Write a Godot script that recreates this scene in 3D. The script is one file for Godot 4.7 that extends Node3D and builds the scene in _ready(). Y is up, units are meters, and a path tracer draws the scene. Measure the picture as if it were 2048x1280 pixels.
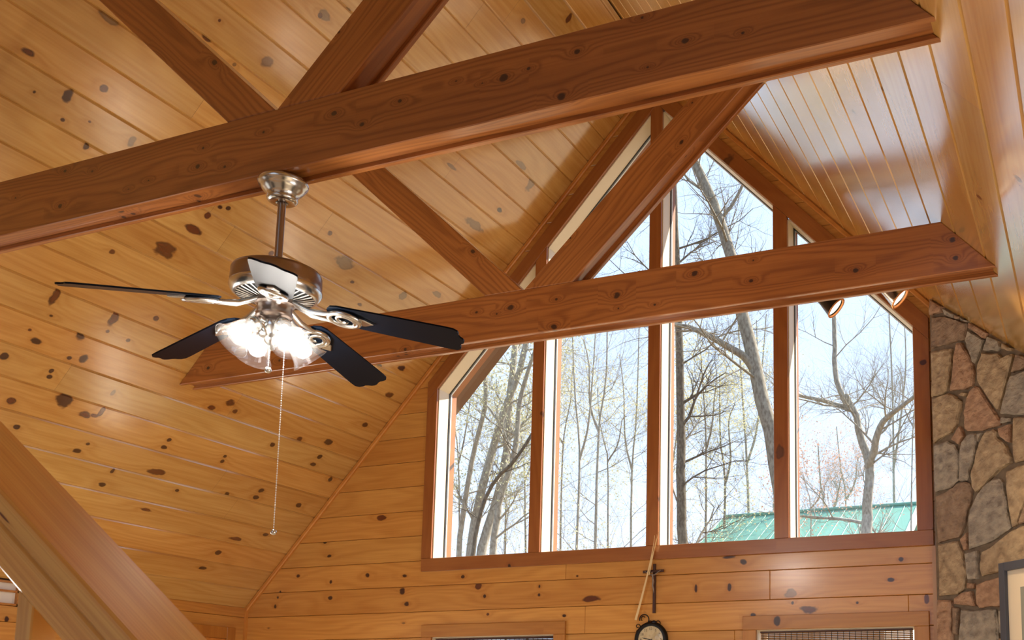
extends Node3D
# A pine-lined gable room: two box-beam trusses, a ceiling fan, a tall gable window with bare trees behind it.

const PITCH := 1.07            # rise over run of both roof slopes
const RIDGE := 5.888           # height of the ridge, on x = 0
const HALF := 3.31             # half the room's width
const ROOM_END := 9.0          # z of the wall behind the camera; the gable wall stands at z = 0
const ROWH := 0.1785           # face width of one pine board
const ROW0 := 0.0365           # first board joint down from the ridge
const TEXLEN := 5.12           # metres of board along one width of a wood texture
const CAM := Vector3(2.619, 1.6, 6.0)
const FOCAL := 2086.835
const PPX := 1372.753
const PPY := 1142.248
var cam_basis := Basis(Vector3(0.929169, 0.006464, -0.369599), Vector3(0.043376, 0.991033, 0.126381), Vector3(0.367102, -0.133461, 0.920556))

var M := {}
var taken := {}


# ---------------------------------------------------------------- mesh building
class MB:
	var v := PackedVector3Array()
	var n := PackedVector3Array()
	var t := PackedVector2Array()
	var i := PackedInt32Array()
	func tri(a: Vector3, b: Vector3, c: Vector3, nn: Vector3, ta := Vector2.ZERO, tb := Vector2.ZERO, tc := Vector2.ZERO) -> void:
		var k := v.size()
		v.append(a); v.append(b); v.append(c)
		n.append(nn); n.append(nn); n.append(nn)
		t.append(ta); t.append(tb); t.append(tc)
		if (b - a).cross(c - a).dot(nn) < 0.0:
			i.append(k); i.append(k + 1); i.append(k + 2)
		else:
			i.append(k); i.append(k + 2); i.append(k + 1)
	func quad(a: Vector3, b: Vector3, c: Vector3, d: Vector3, out: Vector3, ta := Vector2.ZERO, tb := Vector2.ZERO, tc := Vector2.ZERO, td := Vector2.ZERO) -> void:
		var nn := (c - a).cross(d - b)
		if nn.length_squared() < 1e-16:
			nn = out
		nn = nn.normalized()
		if nn.dot(out) < 0.0:
			nn = -nn
		tri(a, b, c, nn, ta, tb, tc)
		tri(a, c, d, nn, ta, tc, td)
	# a polygon in a plane (ex, ey), drawn out along ez from w0 to w1; uv = uvm * (x, y)
	func prism(poly: PackedVector2Array, o: Vector3, ex: Vector3, ey: Vector3, ez: Vector3, w0: float, w1: float, uvm := Transform2D.IDENTITY, cham := 0.0) -> void:
		var p := poly
		if Geometry2D.is_polygon_clockwise(p):
			p = p.duplicate()
			p.reverse()
		var m := p.size()
		var inn := p
		if cham > 0.0:
			var r := Geometry2D.offset_polygon(p, -cham, Geometry2D.JOIN_MITER)
			if r.size() == 1 and r[0].size() == m:
				inn = r[0]
				if Geometry2D.is_polygon_clockwise(inn):
					inn.reverse()
				var best := 0
				for k in m:
					if inn[k].distance_to(p[0]) < inn[best].distance_to(p[0]):
						best = k
				var turned := PackedVector2Array()
				for k in m:
					turned.append(inn[(best + k) % m])
				inn = turned
			else:
				cham = 0.0
		var ids := Geometry2D.triangulate_polygon(inn)
		for k in range(0, ids.size(), 3):
			var a := inn[ids[k]]; var b := inn[ids[k + 1]]; var c := inn[ids[k + 2]]
			tri(o + ex * a.x + ey * a.y + ez * w1, o + ex * b.x + ey * b.y + ez * w1, o + ex * c.x + ey * c.y + ez * w1, ez * signf(w1 - w0), uvm * a, uvm * b, uvm * c)
		ids = Geometry2D.triangulate_polygon(p)
		for k in range(0, ids.size(), 3):
			var a := p[ids[k]]; var b := p[ids[k + 1]]; var c := p[ids[k + 2]]
			tri(o + ex * a.x + ey * a.y + ez * w0, o + ex * b.x + ey * b.y + ez * w0, o + ex * c.x + ey * c.y + ez * w0, -ez * signf(w1 - w0), uvm * a, uvm * b, uvm * c)
		var wc := w1 - signf(w1 - w0) * cham
		for k in m:
			var a := p[k]; var b := p[(k + 1) % m]
			var a2 := inn[k]; var b2 := inn[(k + 1) % m]
			var e := b - a
			var out := (ex * e.y - ey * e.x)
			var A := o + ex * a.x + ey * a.y; var B := o + ex * b.x + ey * b.y
			var sh := Vector2(0.0, absf(wc - w0) * 0.9)
			quad(A + ez * w0, B + ez * w0, B + ez * wc, A + ez * wc, out, uvm * a, uvm * b, uvm * b + uvm.basis_xform(sh), uvm * a + uvm.basis_xform(sh))
			if cham > 0.0:
				quad(A + ez * wc, B + ez * wc, o + ex * b2.x + ey * b2.y + ez * w1, o + ex * a2.x + ey * a2.y + ez * w1, out, uvm * a, uvm * b, uvm * b2, uvm * a2)
	func box(a: Vector3, b: Vector3, uvm := Transform2D.IDENTITY) -> void:
		var lo := a.min(b); var hi := a.max(b)
		prism(PackedVector2Array([Vector2(lo.x, lo.y), Vector2(hi.x, lo.y), Vector2(hi.x, hi.y), Vector2(lo.x, hi.y)]), Vector3.ZERO, Vector3.RIGHT, Vector3.UP, Vector3.BACK, lo.z, hi.z, uvm)
	func smooth_grid(rows: Array, closed: bool) -> void:
		# rows of equal length points with normals: [PackedVector3Array pts, PackedVector3Array normals]
		var base := v.size()
		var w: int = rows[0][0].size()
		for r in rows.size():
			var pp: PackedVector3Array = rows[r][0]
			var nn: PackedVector3Array = rows[r][1]
			for k in w:
				v.append(pp[k]); n.append(nn[k]); t.append(Vector2(float(k) / w, float(r) / rows.size()))
		for r in rows.size() - 1:
			for k in (w if closed else w - 1):
				var a := base + r * w + k
				var b := base + r * w + (k + 1) % w
				var c := a + w
				var d := b + w
				var nn := n[a] + n[b] + n[c] + n[d]
				if (v[b] - v[a]).cross(v[c] - v[a]).dot(nn) + (v[d] - v[b]).cross(v[c] - v[b]).dot(nn) < 0.0:
					i.append(a); i.append(b); i.append(c); i.append(b); i.append(d); i.append(c)
				else:
					i.append(a); i.append(c); i.append(b); i.append(b); i.append(c); i.append(d)
	# profile of (radius, height) turned about an axis through o
	func lathe(prof: Array, o: Vector3, axis := Vector3.UP, seg := 40, sharp := 0.6) -> void:
		var ey := axis.normalized()
		var ex := (ey.cross(Vector3(0.31, 0.2, 0.9))).normalized()
		var ez := ex.cross(ey)
		for k in prof.size() - 1:
			# one band at a time; neighbours share normals where the profile bends gently
			var rows := []
			var d: Vector2 = (prof[k + 1] - prof[k])
			if d.length() < 1e-6:
				continue
			d = d.normalized()
			for side in 2:
				var q: Vector2 = prof[k + side]
				var dn := Vector2(d.y, -d.x)
				var nb := k - 1 if side == 0 else k + 1
				if nb >= 0 and nb < prof.size() - 1:
					var d2: Vector2 = (prof[nb + 1] - prof[nb])
					if d2.length() > 1e-6:
						d2 = d2.normalized()
						if d2.dot(d) > sharp:
							dn = (dn + Vector2(d2.y, -d2.x)).normalized()
				var pp := PackedVector3Array(); var nn := PackedVector3Array()
				for s in seg:
					var a := TAU * s / seg
					var rad := ex * cos(a) + ez * sin(a)
					pp.append(o + rad * q.x + ey * q.y)
					nn.append((rad * dn.x + ey * dn.y).normalized())
				rows.append([pp, nn])
			smooth_grid(rows, true)
	func tube(pts: PackedVector3Array, rad: PackedFloat32Array, sides := 6, closed := false, cap := true) -> void:
		var m := pts.size()
		if m < 2:
			return
		var rows := []
		var up := Vector3.ZERO
		for k in m:
			var d := Vector3.ZERO
			if closed:
				d = pts[(k + 1) % m] - pts[(k - 1 + m) % m]
			else:
				d = pts[mini(k + 1, m - 1)] - pts[maxi(k - 1, 0)]
			d = d.normalized()
			if k == 0:
				up = d.cross(Vector3(0.13, 0.94, 0.31))
				if up.length() < 0.1:
					up = d.cross(Vector3.RIGHT)
			up = (up - d * up.dot(d)).normalized()
			var sd := d.cross(up)
			var pp := PackedVector3Array(); var nn := PackedVector3Array()
			for s in sides:
				var a := TAU * s / sides
				var q := up * cos(a) + sd * sin(a)
				pp.append(pts[k] + q * rad[mini(k, rad.size() - 1)])
				nn.append(q)
			rows.append([pp, nn])
		if closed:
			rows.append(rows[0])
		smooth_grid(rows, true)
		if cap and not closed:
			for e in [0, m - 1]:
				var pp: PackedVector3Array = rows[e][0]
				var nn := (pts[0] - pts[1]).normalized() if e == 0 else (pts[m - 1] - pts[m - 2]).normalized()
				for s in range(1, sides - 1):
					tri(pp[0], pp[s], pp[s + 1], nn)
	func ball(c: Vector3, r: Vector3, seg := 16, rings := 10) -> void:
		var rows := []
		for a in rings + 1:
			var th := PI * a / rings
			var pp := PackedVector3Array(); var nn := PackedVector3Array()
			for s in seg:
				var ph := TAU * s / seg
				var q := Vector3(sin(th) * cos(ph), cos(th), sin(th) * sin(ph))
				pp.append(c + q * r); nn.append((q / r).normalized())
			rows.append([pp, nn])
		smooth_grid(rows, true)
	func mesh() -> ArrayMesh:
		var arr := []
		arr.resize(Mesh.ARRAY_MAX)
		arr[Mesh.ARRAY_VERTEX] = v; arr[Mesh.ARRAY_NORMAL] = n; arr[Mesh.ARRAY_TEX_UV] = t; arr[Mesh.ARRAY_INDEX] = i
		var m := ArrayMesh.new()
		m.add_surface_from_arrays(Mesh.PRIMITIVE_TRIANGLES, arr)
		return m


func numbered(called: String) -> String:
	var k: int = taken.get(called, 0)
	taken[called] = k + 1
	return called if k == 0 else "%s_%03d" % [called, k]


func obj(called: String, mb: MB, material: Material, parent: Node = null) -> MeshInstance3D:
	var o := MeshInstance3D.new()
	o.mesh = mb.mesh()
	o.material_override = null
	o.mesh.surface_set_material(0, material)
	if parent == null:
		o.name = numbered(called)
		add_child(o)
	else:
		o.name = called
		parent.add_child(o, true)
	return o


func thing(called: String, label: String, category: String, at := Vector3.ZERO, group := "") -> Node3D:
	var o := Node3D.new()
	o.name = numbered(called)
	add_child(o)
	o.position = at
	tag(o, label, category, group)
	return o


func tag(o: Node, label: String, category: String, group := "", kind := "") -> void:
	o.set_meta("label", label)
	if category:
		o.set_meta("category", category)
	if group:
		o.set_meta("group", group)
	if kind:
		o.set_meta("kind", kind)


func setting(called: String, label: String, category: String, mb: MB = null, material: Material = null) -> Node3D:
	var o: Node3D
	if mb == null:
		o = Node3D.new()
		o.name = called
		add_child(o)
	else:
		o = MeshInstance3D.new()
		o.mesh = mb.mesh()
		o.mesh.surface_set_material(0, material)
		o.name = called
		add_child(o)
	tag(o, label, category, "", "structure")
	return o


# a point of the place: where the line of sight through a spot of the 2048 x 1280 picture meets the plane z = const
func at(px: float, py: float, z: float) -> Vector3:
	var d := cam_basis * Vector3((px - PPX) / FOCAL, -(py - PPY) / FOCAL, -1.0)
	return CAM + d * ((z - CAM.z) / d.z)


func pv(a: Array) -> PackedVector2Array:
	var r := PackedVector2Array()
	for k in range(0, a.size(), 2):
		r.append(Vector2(a[k], a[k + 1]))
	return r


func mat(called: String, col: Color, rough := 0.5, metal := 0.0, spec := 0.5) -> StandardMaterial3D:
	var m := StandardMaterial3D.new()
	m.resource_name = called
	m.albedo_color = col
	m.roughness = rough
	m.metallic = metal
	m.metallic_specular = spec
	M[called] = m
	return m


func wood(called: String, tex: Texture2D, tint: Color, rough: float, coat: float, coat_rough: float, spec := 0.5) -> StandardMaterial3D:
	var m := mat(called, tint, rough, 0.0, spec)
	m.albedo_texture = tex
	if coat > 0.0:
		m.clearcoat_enabled = true
		m.clearcoat = coat
		m.clearcoat_roughness = coat_rough
	return m


# ---------------------------------------------------------------- wood: grain and knots, computed once
func noise_bytes(w: int, h: int, fx: int, freq: float, sd: int, octaves := 3) -> PackedByteArray:
	var nz := FastNoiseLite.new()
	nz.seed = sd
	nz.noise_type = FastNoiseLite.TYPE_SIMPLEX_SMOOTH
	nz.frequency = freq
	nz.fractal_octaves = octaves
	var im := nz.get_image(w / fx, h)
	im.resize(w, h, Image.INTERPOLATE_BILINEAR)
	return im.get_data()


# knots: [row, metres along, share across, half length (m), half width (m), kind]
func board_texture(w: int, h: int, rows: int, knots: Array, board: float, light: Color, dark: Color, line_power: float, swirl: float, sd: int, cycles: float, line_gain: float) -> ImageTexture:
	var rng := RandomNumberGenerator.new()
	rng.seed = sd
	var n1 := noise_bytes(w, h, 8, 0.012, sd, 2)
	var n2 := noise_bytes(w, h, 32, 0.22, sd + 1, 3)
	var n3 := noise_bytes(w, h, 2, 0.05, sd + 2, 3)
	var rh := h / rows
	var data := PackedByteArray()
	data.resize(w * h * 3)
	var core := [Color(0.36, 0.16, 0.06), Color(0.20, 0.085, 0.045), Color(0.42, 0.33, 0.26)]
	for r in rows:
		var mine := []
		for k in knots:
			if k[0] == r:
				mine.append(k)
		var tone := rng.randf_range(-0.10, 0.10)
		var red := rng.randf_range(-0.012, 0.012)
		var vc := rng.randf_range(-0.3, 1.3)
		var fr := cycles * rng.randf_range(0.7, 1.4)
		var slant := rng.randf_range(-0.05, 0.05)
		for x in w:
			var u := TEXLEN * x / w
			var near := []
			for k in mine:
				if absf(u - k[1]) < maxf(0.09, k[3] * 5.0):
					near.append(k)
			var nn := near.size()
			for y in rh:
				var gy := r * rh + y
				var p := gy * w + x
				var vv := (y + 0.5) / rh
				var a := n1[p] / 255.0 - 0.5
				var ph := (vv - vc) * fr + a * 3.6 + slant * u
				var halo := 0.0
				var kc := 0.0
				var kk := 0
				var edge := 0.0
				if nn:
					var rough := (n3[p] / 255.0 - 0.5)
					for k in near:
						var du: float = (u - k[1])
						var dv: float = (vv - k[2]) * board
						var lx: float = k[3] * 2.2 + 0.018
						var ly: float = k[4] * 1.5 + 0.006
						var e := 1.0 / (1.0 + (du * du) / (lx * lx) + (dv * dv) / (ly * ly))
						e = e * e
						ph += swirl * e
						halo = maxf(halo, e)
						var q := sqrt((du * du) / (k[3] * k[3]) + (dv * dv) / (k[4] * k[4])) + rough * 0.8
						if q < 1.0 and 1.0 - q > kc * 0.357:
							kc = clampf((1.0 - q) * 2.8, 0.0, 1.0)
							kk = int(k[5])
							edge = clampf(1.0 - absf(q - 0.78) * 4.5, 0.0, 1.0)
				var s := 0.5 + 0.5 * sin(ph * TAU)
				s = pow(s, line_power)
				var f := n2[p] / 255.0 - 0.5
				var mixv := clampf(0.34 + tone + line_gain * (s - 0.4) + f * 0.34 + a * 0.35 + halo * 0.28, 0.0, 1.0)
				var c := light.lerp(dark, mixv)
				c.r += red
				c.b -= red * 0.5
				if kc > 0.0:
					var cc: Color = core[kk]
					cc = cc.lerp(Color(0.12, 0.06, 0.04), edge * 0.7)
					c = c.lerp(cc, kc * (0.9 if kk < 2 else 0.62))
				var o := p * 3
				data[o] = int(clampf(c.r, 0.0, 1.0) * 255.0)
				data[o + 1] = int(clampf(c.g, 0.0, 1.0) * 255.0)
				data[o + 2] = int(clampf(c.b, 0.0, 1.0) * 255.0)
	return ImageTexture.create_from_image(Image.create_from_data(w, h, false, Image.FORMAT_RGB8, data))


func noise_texture(size: int, freq: float, sd: int, cols: Array, octaves := 4) -> ImageTexture:
	var nz := FastNoiseLite.new()
	nz.seed = sd
	nz.frequency = freq
	nz.fractal_octaves = octaves
	var im := nz.get_seamless_image(size, size)
	var d := im.get_data()
	var out := PackedByteArray()
	out.resize(size * size * 3)
	for k in size * size:
		var x := d[k] / 255.0 * (cols.size() - 1)
		var a := mini(int(x), cols.size() - 2)
		var c: Color = (cols[a] as Color).lerp(cols[a + 1], x - a)
		out[k * 3] = int(c.r * 255); out[k * 3 + 1] = int(c.g * 255); out[k * 3 + 2] = int(c.b * 255)
	return ImageTexture.create_from_image(Image.create_from_data(size, size, false, Image.FORMAT_RGB8, out))


# ---------------------------------------------------------------- measured on the boards and stones of the place
# knots: [board row, metres from the gable, share of the width, half length, half width, kind]
const LEFT_KNOTS := [[1,0.94,0.26,0.019,0.034,0],[2,1.21,0.47,0.018,0.014,2],[5,0.51,0.83,0.064,0.016,2],[5,2.16,0.97,0.022,0.010,2],[6,0.33,0.17,0.039,0.046,2],[6,2.25,0.55,0.038,0.024,2],[6,2.27,0.63,0.016,0.015,0],[7,0.42,0.58,0.024,0.013,1],[7,0.99,0.50,0.049,0.012,2],[8,0.52,0.57,0.102,0.029,2],[8,2.36,0.56,0.031,0.027,2],[8,2.67,0.45,0.009,0.009,0],[9,2.49,0.15,0.010,0.010,2],[9,2.67,0.05,0.033,0.012,0],[10,0.11,0.98,0.031,0.014,2],[10,3.07,0.06,0.052,0.017,2],[11,0.41,0.48,0.048,0.020,2],[11,1.43,0.65,0.018,0.015,0],[11,2.93,0.55,0.022,0.018,0],[11,3.26,0.77,0.038,0.015,0],[12,0.31,0.46,0.040,0.017,2],[12,0.65,0.20,0.032,0.033,2],[12,1.07,0.67,0.020,0.012,0],[12,1.21,0.25,0.077,0.043,2],[12,2.07,0.61,0.015,0.013,1],[12,2.11,0.70,0.017,0.013,1],[12,2.69,0.36,0.019,0.024,2],[12,2.90,0.48,0.009,0.007,0],[12,3.00,0.76,0.011,0.009,1],[12,3.04,0.20,0.023,0.038,1],[12,3.16,0.53,0.008,0.009,1],[13,0.54,0.03,0.047,0.017,0],[13,0.91,0.27,0.025,0.013,0],[13,1.68,0.19,0.017,0.017,0],[13,2.14,0.14,0.017,0.016,0],[13,2.17,0.67,0.057,0.024,0],[13,2.85,0.10,0.013,0.016,1],[14,0.24,0.65,0.040,0.021,1],[14,0.44,0.93,0.029,0.017,1],[14,2.23,0.60,0.067,0.042,0],[15,0.17,0.86,0.041,0.022,0],[15,2.46,0.34,0.018,0.015,0],[16,2.04,0.65,0.018,0.017,0],[17,0.19,0.41,0.030,0.018,1],[17,2.10,0.64,0.015,0.014,0],[17,2.23,0.61,0.011,0.011,0],[17,2.24,0.20,0.025,0.049,0],[17,2.53,0.77,0.013,0.008,1],[17,2.57,0.22,0.022,0.046,0],[18,0.38,0.62,0.038,0.029,1],[18,0.62,0.87,0.031,0.021,0],[18,1.21,0.68,0.019,0.016,0],[18,1.28,0.47,0.034,0.025,0],[18,1.38,0.84,0.029,0.019,0],[18,2.25,0.66,0.028,0.025,1],[18,2.32,0.80,0.014,0.014,1],[18,2.34,0.08,0.032,0.027,1],[18,2.52,0.65,0.028,0.021,1],[18,2.58,0.41,0.010,0.008,0],[19,0.36,0.34,0.019,0.018,1],[19,0.37,0.71,0.029,0.014,1],[19,0.79,0.47,0.021,0.017,1],[19,1.99,0.45,0.015,0.017,2],[19,2.35,0.58,0.016,0.014,1],[19,2.36,0.41,0.013,0.016,1],[19,2.61,0.41,0.019,0.024,1],[20,0.13,0.16,0.025,0.019,1],[20,1.05,0.67,0.016,0.013,1],[20,1.06,0.47,0.012,0.010,1],[20,1.49,0.77,0.021,0.013,1],[20,1.49,0.46,0.014,0.013,1],[20,1.98,0.20,0.015,0.032,0],[20,2.00,0.39,0.024,0.012,0],[20,2.06,0.45,0.041,0.020,0],[20,2.21,0.18,0.050,0.045,1],[20,2.45,0.68,0.023,0.022,0],[21,0.23,0.61,0.024,0.019,1],[21,0.62,0.42,0.022,0.018,1],[21,0.62,0.75,0.031,0.018,1],[21,0.85,0.90,0.025,0.017,1],[21,1.43,0.74,0.063,0.022,0],[21,1.93,0.40,0.015,0.012,1],[21,1.96,0.73,0.027,0.015,1],[21,2.34,0.46,0.019,0.014,1],[22,1.21,0.29,0.015,0.010,1],[22,1.69,0.13,0.013,0.019,1],[22,1.69,0.72,0.026,0.016,1],[23,0.32,0.30,0.028,0.015,1],[23,0.54,0.73,0.062,0.015,0],[23,1.32,0.32,0.043,0.013,0],[24,0.59,0.51,0.026,0.018,1],[25,0.62,0.35,0.034,0.015,1]]
# knots of the gable boards: [row, x, share, half length, half width, kind]
const GABLE_KNOTS := [[-1,0.50,0.75,0.018,0.012,0],[0,-3.09,0.53,0.012,0.006,2],[0,-1.89,0.57,0.012,0.006,2],[0,-1.21,0.79,0.012,0.009,0],[0,-0.63,0.66,0.012,0.009,1],[0,0.66,0.50,0.018,0.012,1],[0,0.91,0.84,0.009,0.012,1],[0,1.01,0.61,0.062,0.022,0],[0,1.30,0.77,0.009,0.009,1],[0,1.70,0.89,0.015,0.037,0],[1,-3.04,0.43,0.015,0.015,1],[1,-3.02,0.78,0.009,0.009,1],[1,-2.54,0.67,0.022,0.015,1],[1,-1.91,0.82,0.022,0.025,1],[1,-1.87,0.34,0.022,0.015,1],[1,-1.29,0.87,0.025,0.028,0],[1,-1.24,0.50,0.012,0.012,1],[1,-0.82,0.77,0.009,0.012,1],[1,-0.82,0.47,0.009,0.009,1],[1,-0.44,0.27,0.074,0.022,0],[1,0.29,0.50,0.009,0.028,1],[1,0.51,0.48,0.012,0.022,1],[1,0.90,0.18,0.040,0.028,2],[1,1.50,0.49,0.022,0.012,1],[2,-3.00,0.03,0.009,0.012,1],[2,-2.84,0.63,0.015,0.012,1],[2,-2.54,0.34,0.012,0.012,1],[2,-2.22,0.53,0.018,0.015,1],[2,-1.90,0.43,0.022,0.012,1],[2,-1.42,0.30,0.015,0.012,1],[2,-0.54,0.13,0.009,0.006,1],[2,0.50,0.51,0.043,0.012,1],[2,0.60,0.33,0.022,0.018,1],[2,1.56,0.18,0.015,0.012,1],[3,-2.61,0.96,0.018,0.015,1],[3,-2.57,0.41,0.022,0.012,1],[4,-2.12,0.80,0.046,0.018,0],[6,-2.29,0.97,0.018,0.018,1]]
# knots of the two tie beams: [x, share of the height, radius]
const NEAR_KNOTS := [[-1.04,0.86,0.008],[-0.89,0.74,0.006],[-1.05,0.30,0.009],[-0.35,0.39,0.009],[-0.33,0.66,0.005],[-0.22,0.29,0.006],[0.26,0.68,0.009],[-0.05,0.67,0.004],[-1.31,0.62,0.003],[-0.69,0.30,0.003],[-0.59,0.36,0.003],[0.38,0.42,0.008],[0.53,0.62,0.006],[0.75,0.70,0.004],[0.93,0.59,0.013],[0.85,0.58,0.003],[1.02,0.62,0.005],[1.19,0.68,0.008],[1.14,0.14,0.011],[1.55,0.47,0.008],[1.41,0.91,0.004],[1.43,0.25,0.004],[1.73,0.39,0.004],[2.27,-0.04,0.004]]
const FAR_KNOTS := [[-0.07,0.64,0.015],[-0.15,0.55,0.006],[-0.27,0.65,0.006],[0.19,0.66,0.006],[0.18,0.10,0.015],[0.52,0.55,0.017],[0.53,0.28,0.004],[0.72,0.24,0.006],[0.92,0.73,0.015],[1.20,0.43,0.008],[1.68,0.33,0.012],[2.11,0.27,0.012],[1.21,0.81,0.004],[-2.06,0.33,0.010],[-2.26,0.45,0.012],[-0.70,0.08,0.008],[-1.54,0.25,0.008],[2.10,0.61,0.012]]
# outlines of the chimney stones: metres along the face from its edge, height
const STONES := [[0.001,3.972,0.109,3.890,0.095,3.862,-0.003,3.880],
	[0.108,3.882,0.213,3.807,0.206,3.787,0.126,3.838],
	[0.219,3.802,0.267,3.775,0.261,3.763,0.215,3.783],
	[0.276,3.764,0.323,3.733,0.319,3.724,0.275,3.748],
	[-0.000,3.870,0.119,3.830,0.206,3.781,0.272,3.743,0.316,3.719,0.294,3.636,0.225,3.650,-0.008,3.681],
	[0.337,3.716,0.483,3.606,0.471,3.585,0.448,3.589,0.336,3.686],
	[0.329,3.675,0.414,3.608,0.451,3.580,0.435,3.554,0.373,3.472,0.356,3.485,0.330,3.557,0.303,3.629],
	[-0.002,3.662,0.180,3.620,0.173,3.542,0.137,3.423,0.126,3.393,0.081,3.384,-0.010,3.393],
	[0.227,3.635,0.267,3.625,0.323,3.539,0.355,3.465,0.362,3.420,0.344,3.358,0.290,3.354,0.194,3.378,0.160,3.380,0.187,3.489,0.202,3.569],
	[0.485,3.588,0.569,3.533,0.579,3.499,0.556,3.483,0.445,3.523],
	[0.606,3.509,0.668,3.462,0.662,3.449,0.599,3.481],
	[0.439,3.514,0.561,3.469,0.586,3.436,0.667,3.432,0.672,3.420,0.612,3.292,0.549,3.174,0.535,3.174,0.445,3.294,0.397,3.362,0.394,3.426,0.396,3.457],
	[0.700,3.418,0.750,3.395,0.818,3.348,0.811,3.324,0.746,3.329,0.662,3.335],
	[0.651,3.321,0.755,3.316,0.835,3.309,0.822,3.066,0.733,3.093,0.563,3.143,0.606,3.241,0.622,3.285],
	[-0.007,3.382,0.138,3.374,0.199,3.341,0.246,3.300,0.238,3.262,0.204,3.183,0.159,3.147,-0.008,3.122],
	[0.362,3.352,0.396,3.332,0.559,3.104,0.552,3.087,0.413,3.091,0.292,3.118,0.266,3.140,0.266,3.223,0.294,3.306,0.320,3.338],
	[0.235,3.335,0.266,3.342,0.301,3.328,0.283,3.313],
	[0.157,3.103,0.233,3.160,0.261,3.098,0.217,3.061],
	[0.250,3.069,0.303,3.099,0.367,3.087,0.353,2.975,0.324,2.923,0.285,2.846,0.217,2.858,0.233,3.025],
	[-0.002,3.109,0.114,3.107,0.180,3.072,0.220,3.001,0.208,2.862,0.145,2.835,-0.003,2.836],
	[0.440,3.071,0.508,3.075,0.537,3.053,0.533,3.028,0.590,2.976,0.629,2.901,0.627,2.868,0.546,2.854,0.416,2.793,0.352,2.770,0.324,2.804,0.325,2.881,0.350,2.921,0.380,2.999],
	[0.551,3.068,0.637,3.069,0.627,2.975,0.612,2.982,0.555,3.033],
	[0.573,3.119,0.639,3.100,0.638,3.083,0.569,3.090],
	[0.657,3.097,0.742,3.080,0.822,3.054,0.811,2.863,0.658,2.863,0.649,2.893],
	[0.386,3.079,0.423,3.075,0.387,3.036],
	[0.002,2.811,0.088,2.819,0.158,2.833,0.195,2.849,0.255,2.847,0.296,2.829,0.318,2.798,0.296,2.713,0.266,2.688,0.244,2.607,0.194,2.549,0.013,2.546],
	[0.489,2.815,0.533,2.807,0.559,2.780,0.562,2.735,0.579,2.702,0.584,2.639,0.613,2.536,0.534,2.512,0.423,2.484,0.274,2.472,0.275,2.625,0.295,2.683,0.357,2.756,0.416,2.794],
	[0.593,2.832,0.657,2.837,0.720,2.837,0.810,2.839,0.805,2.748,0.708,2.624,0.663,2.546,0.623,2.538,0.600,2.644,0.589,2.755],
	[0.717,2.615,0.803,2.713,0.794,2.553,0.678,2.543],
	[0.205,2.539,0.257,2.566,0.256,2.474,0.232,2.472],
	[0.382,2.442,0.478,2.465,0.620,2.520,0.704,2.529,0.793,2.535,0.780,2.289,0.619,2.307,0.476,2.322,0.376,2.315,0.360,2.355,0.372,2.424],
	[0.010,2.535,0.181,2.531,0.217,2.468,0.236,2.420,0.250,2.345,0.226,2.261,0.168,2.240,0.010,2.246],
	[0.255,2.452,0.348,2.454,0.338,2.302,0.272,2.307,0.259,2.413],
	[0.271,2.290,0.308,2.284,0.304,2.257,0.264,2.261],
	[0.146,2.219,0.216,2.243,0.286,2.247,0.317,2.162,0.248,2.172,0.144,2.189],
	[0.331,2.276,0.529,2.298,0.526,2.143,0.429,2.150,0.345,2.150,0.326,2.168],
	[0.003,2.225,0.118,2.210,0.115,1.995,0.113,1.950,-0.008,1.956],
	[0.135,2.174,0.174,2.165,0.158,2.023,0.128,2.025],
	[0.194,2.157,0.322,2.139,0.472,2.130,0.489,2.038,0.489,1.930,0.155,1.947,0.171,2.041],
	[0.499,2.124,0.531,2.124,0.535,2.002,0.503,2.004],
	[0.563,2.287,0.779,2.283,0.762,1.974,0.602,1.984,0.550,1.991,0.546,2.105],
	[0.502,1.979,0.581,1.982,0.584,1.925,0.499,1.929]]


# ---------------------------------------------------------------- everything, largest first
const BULB := 0.32


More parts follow.
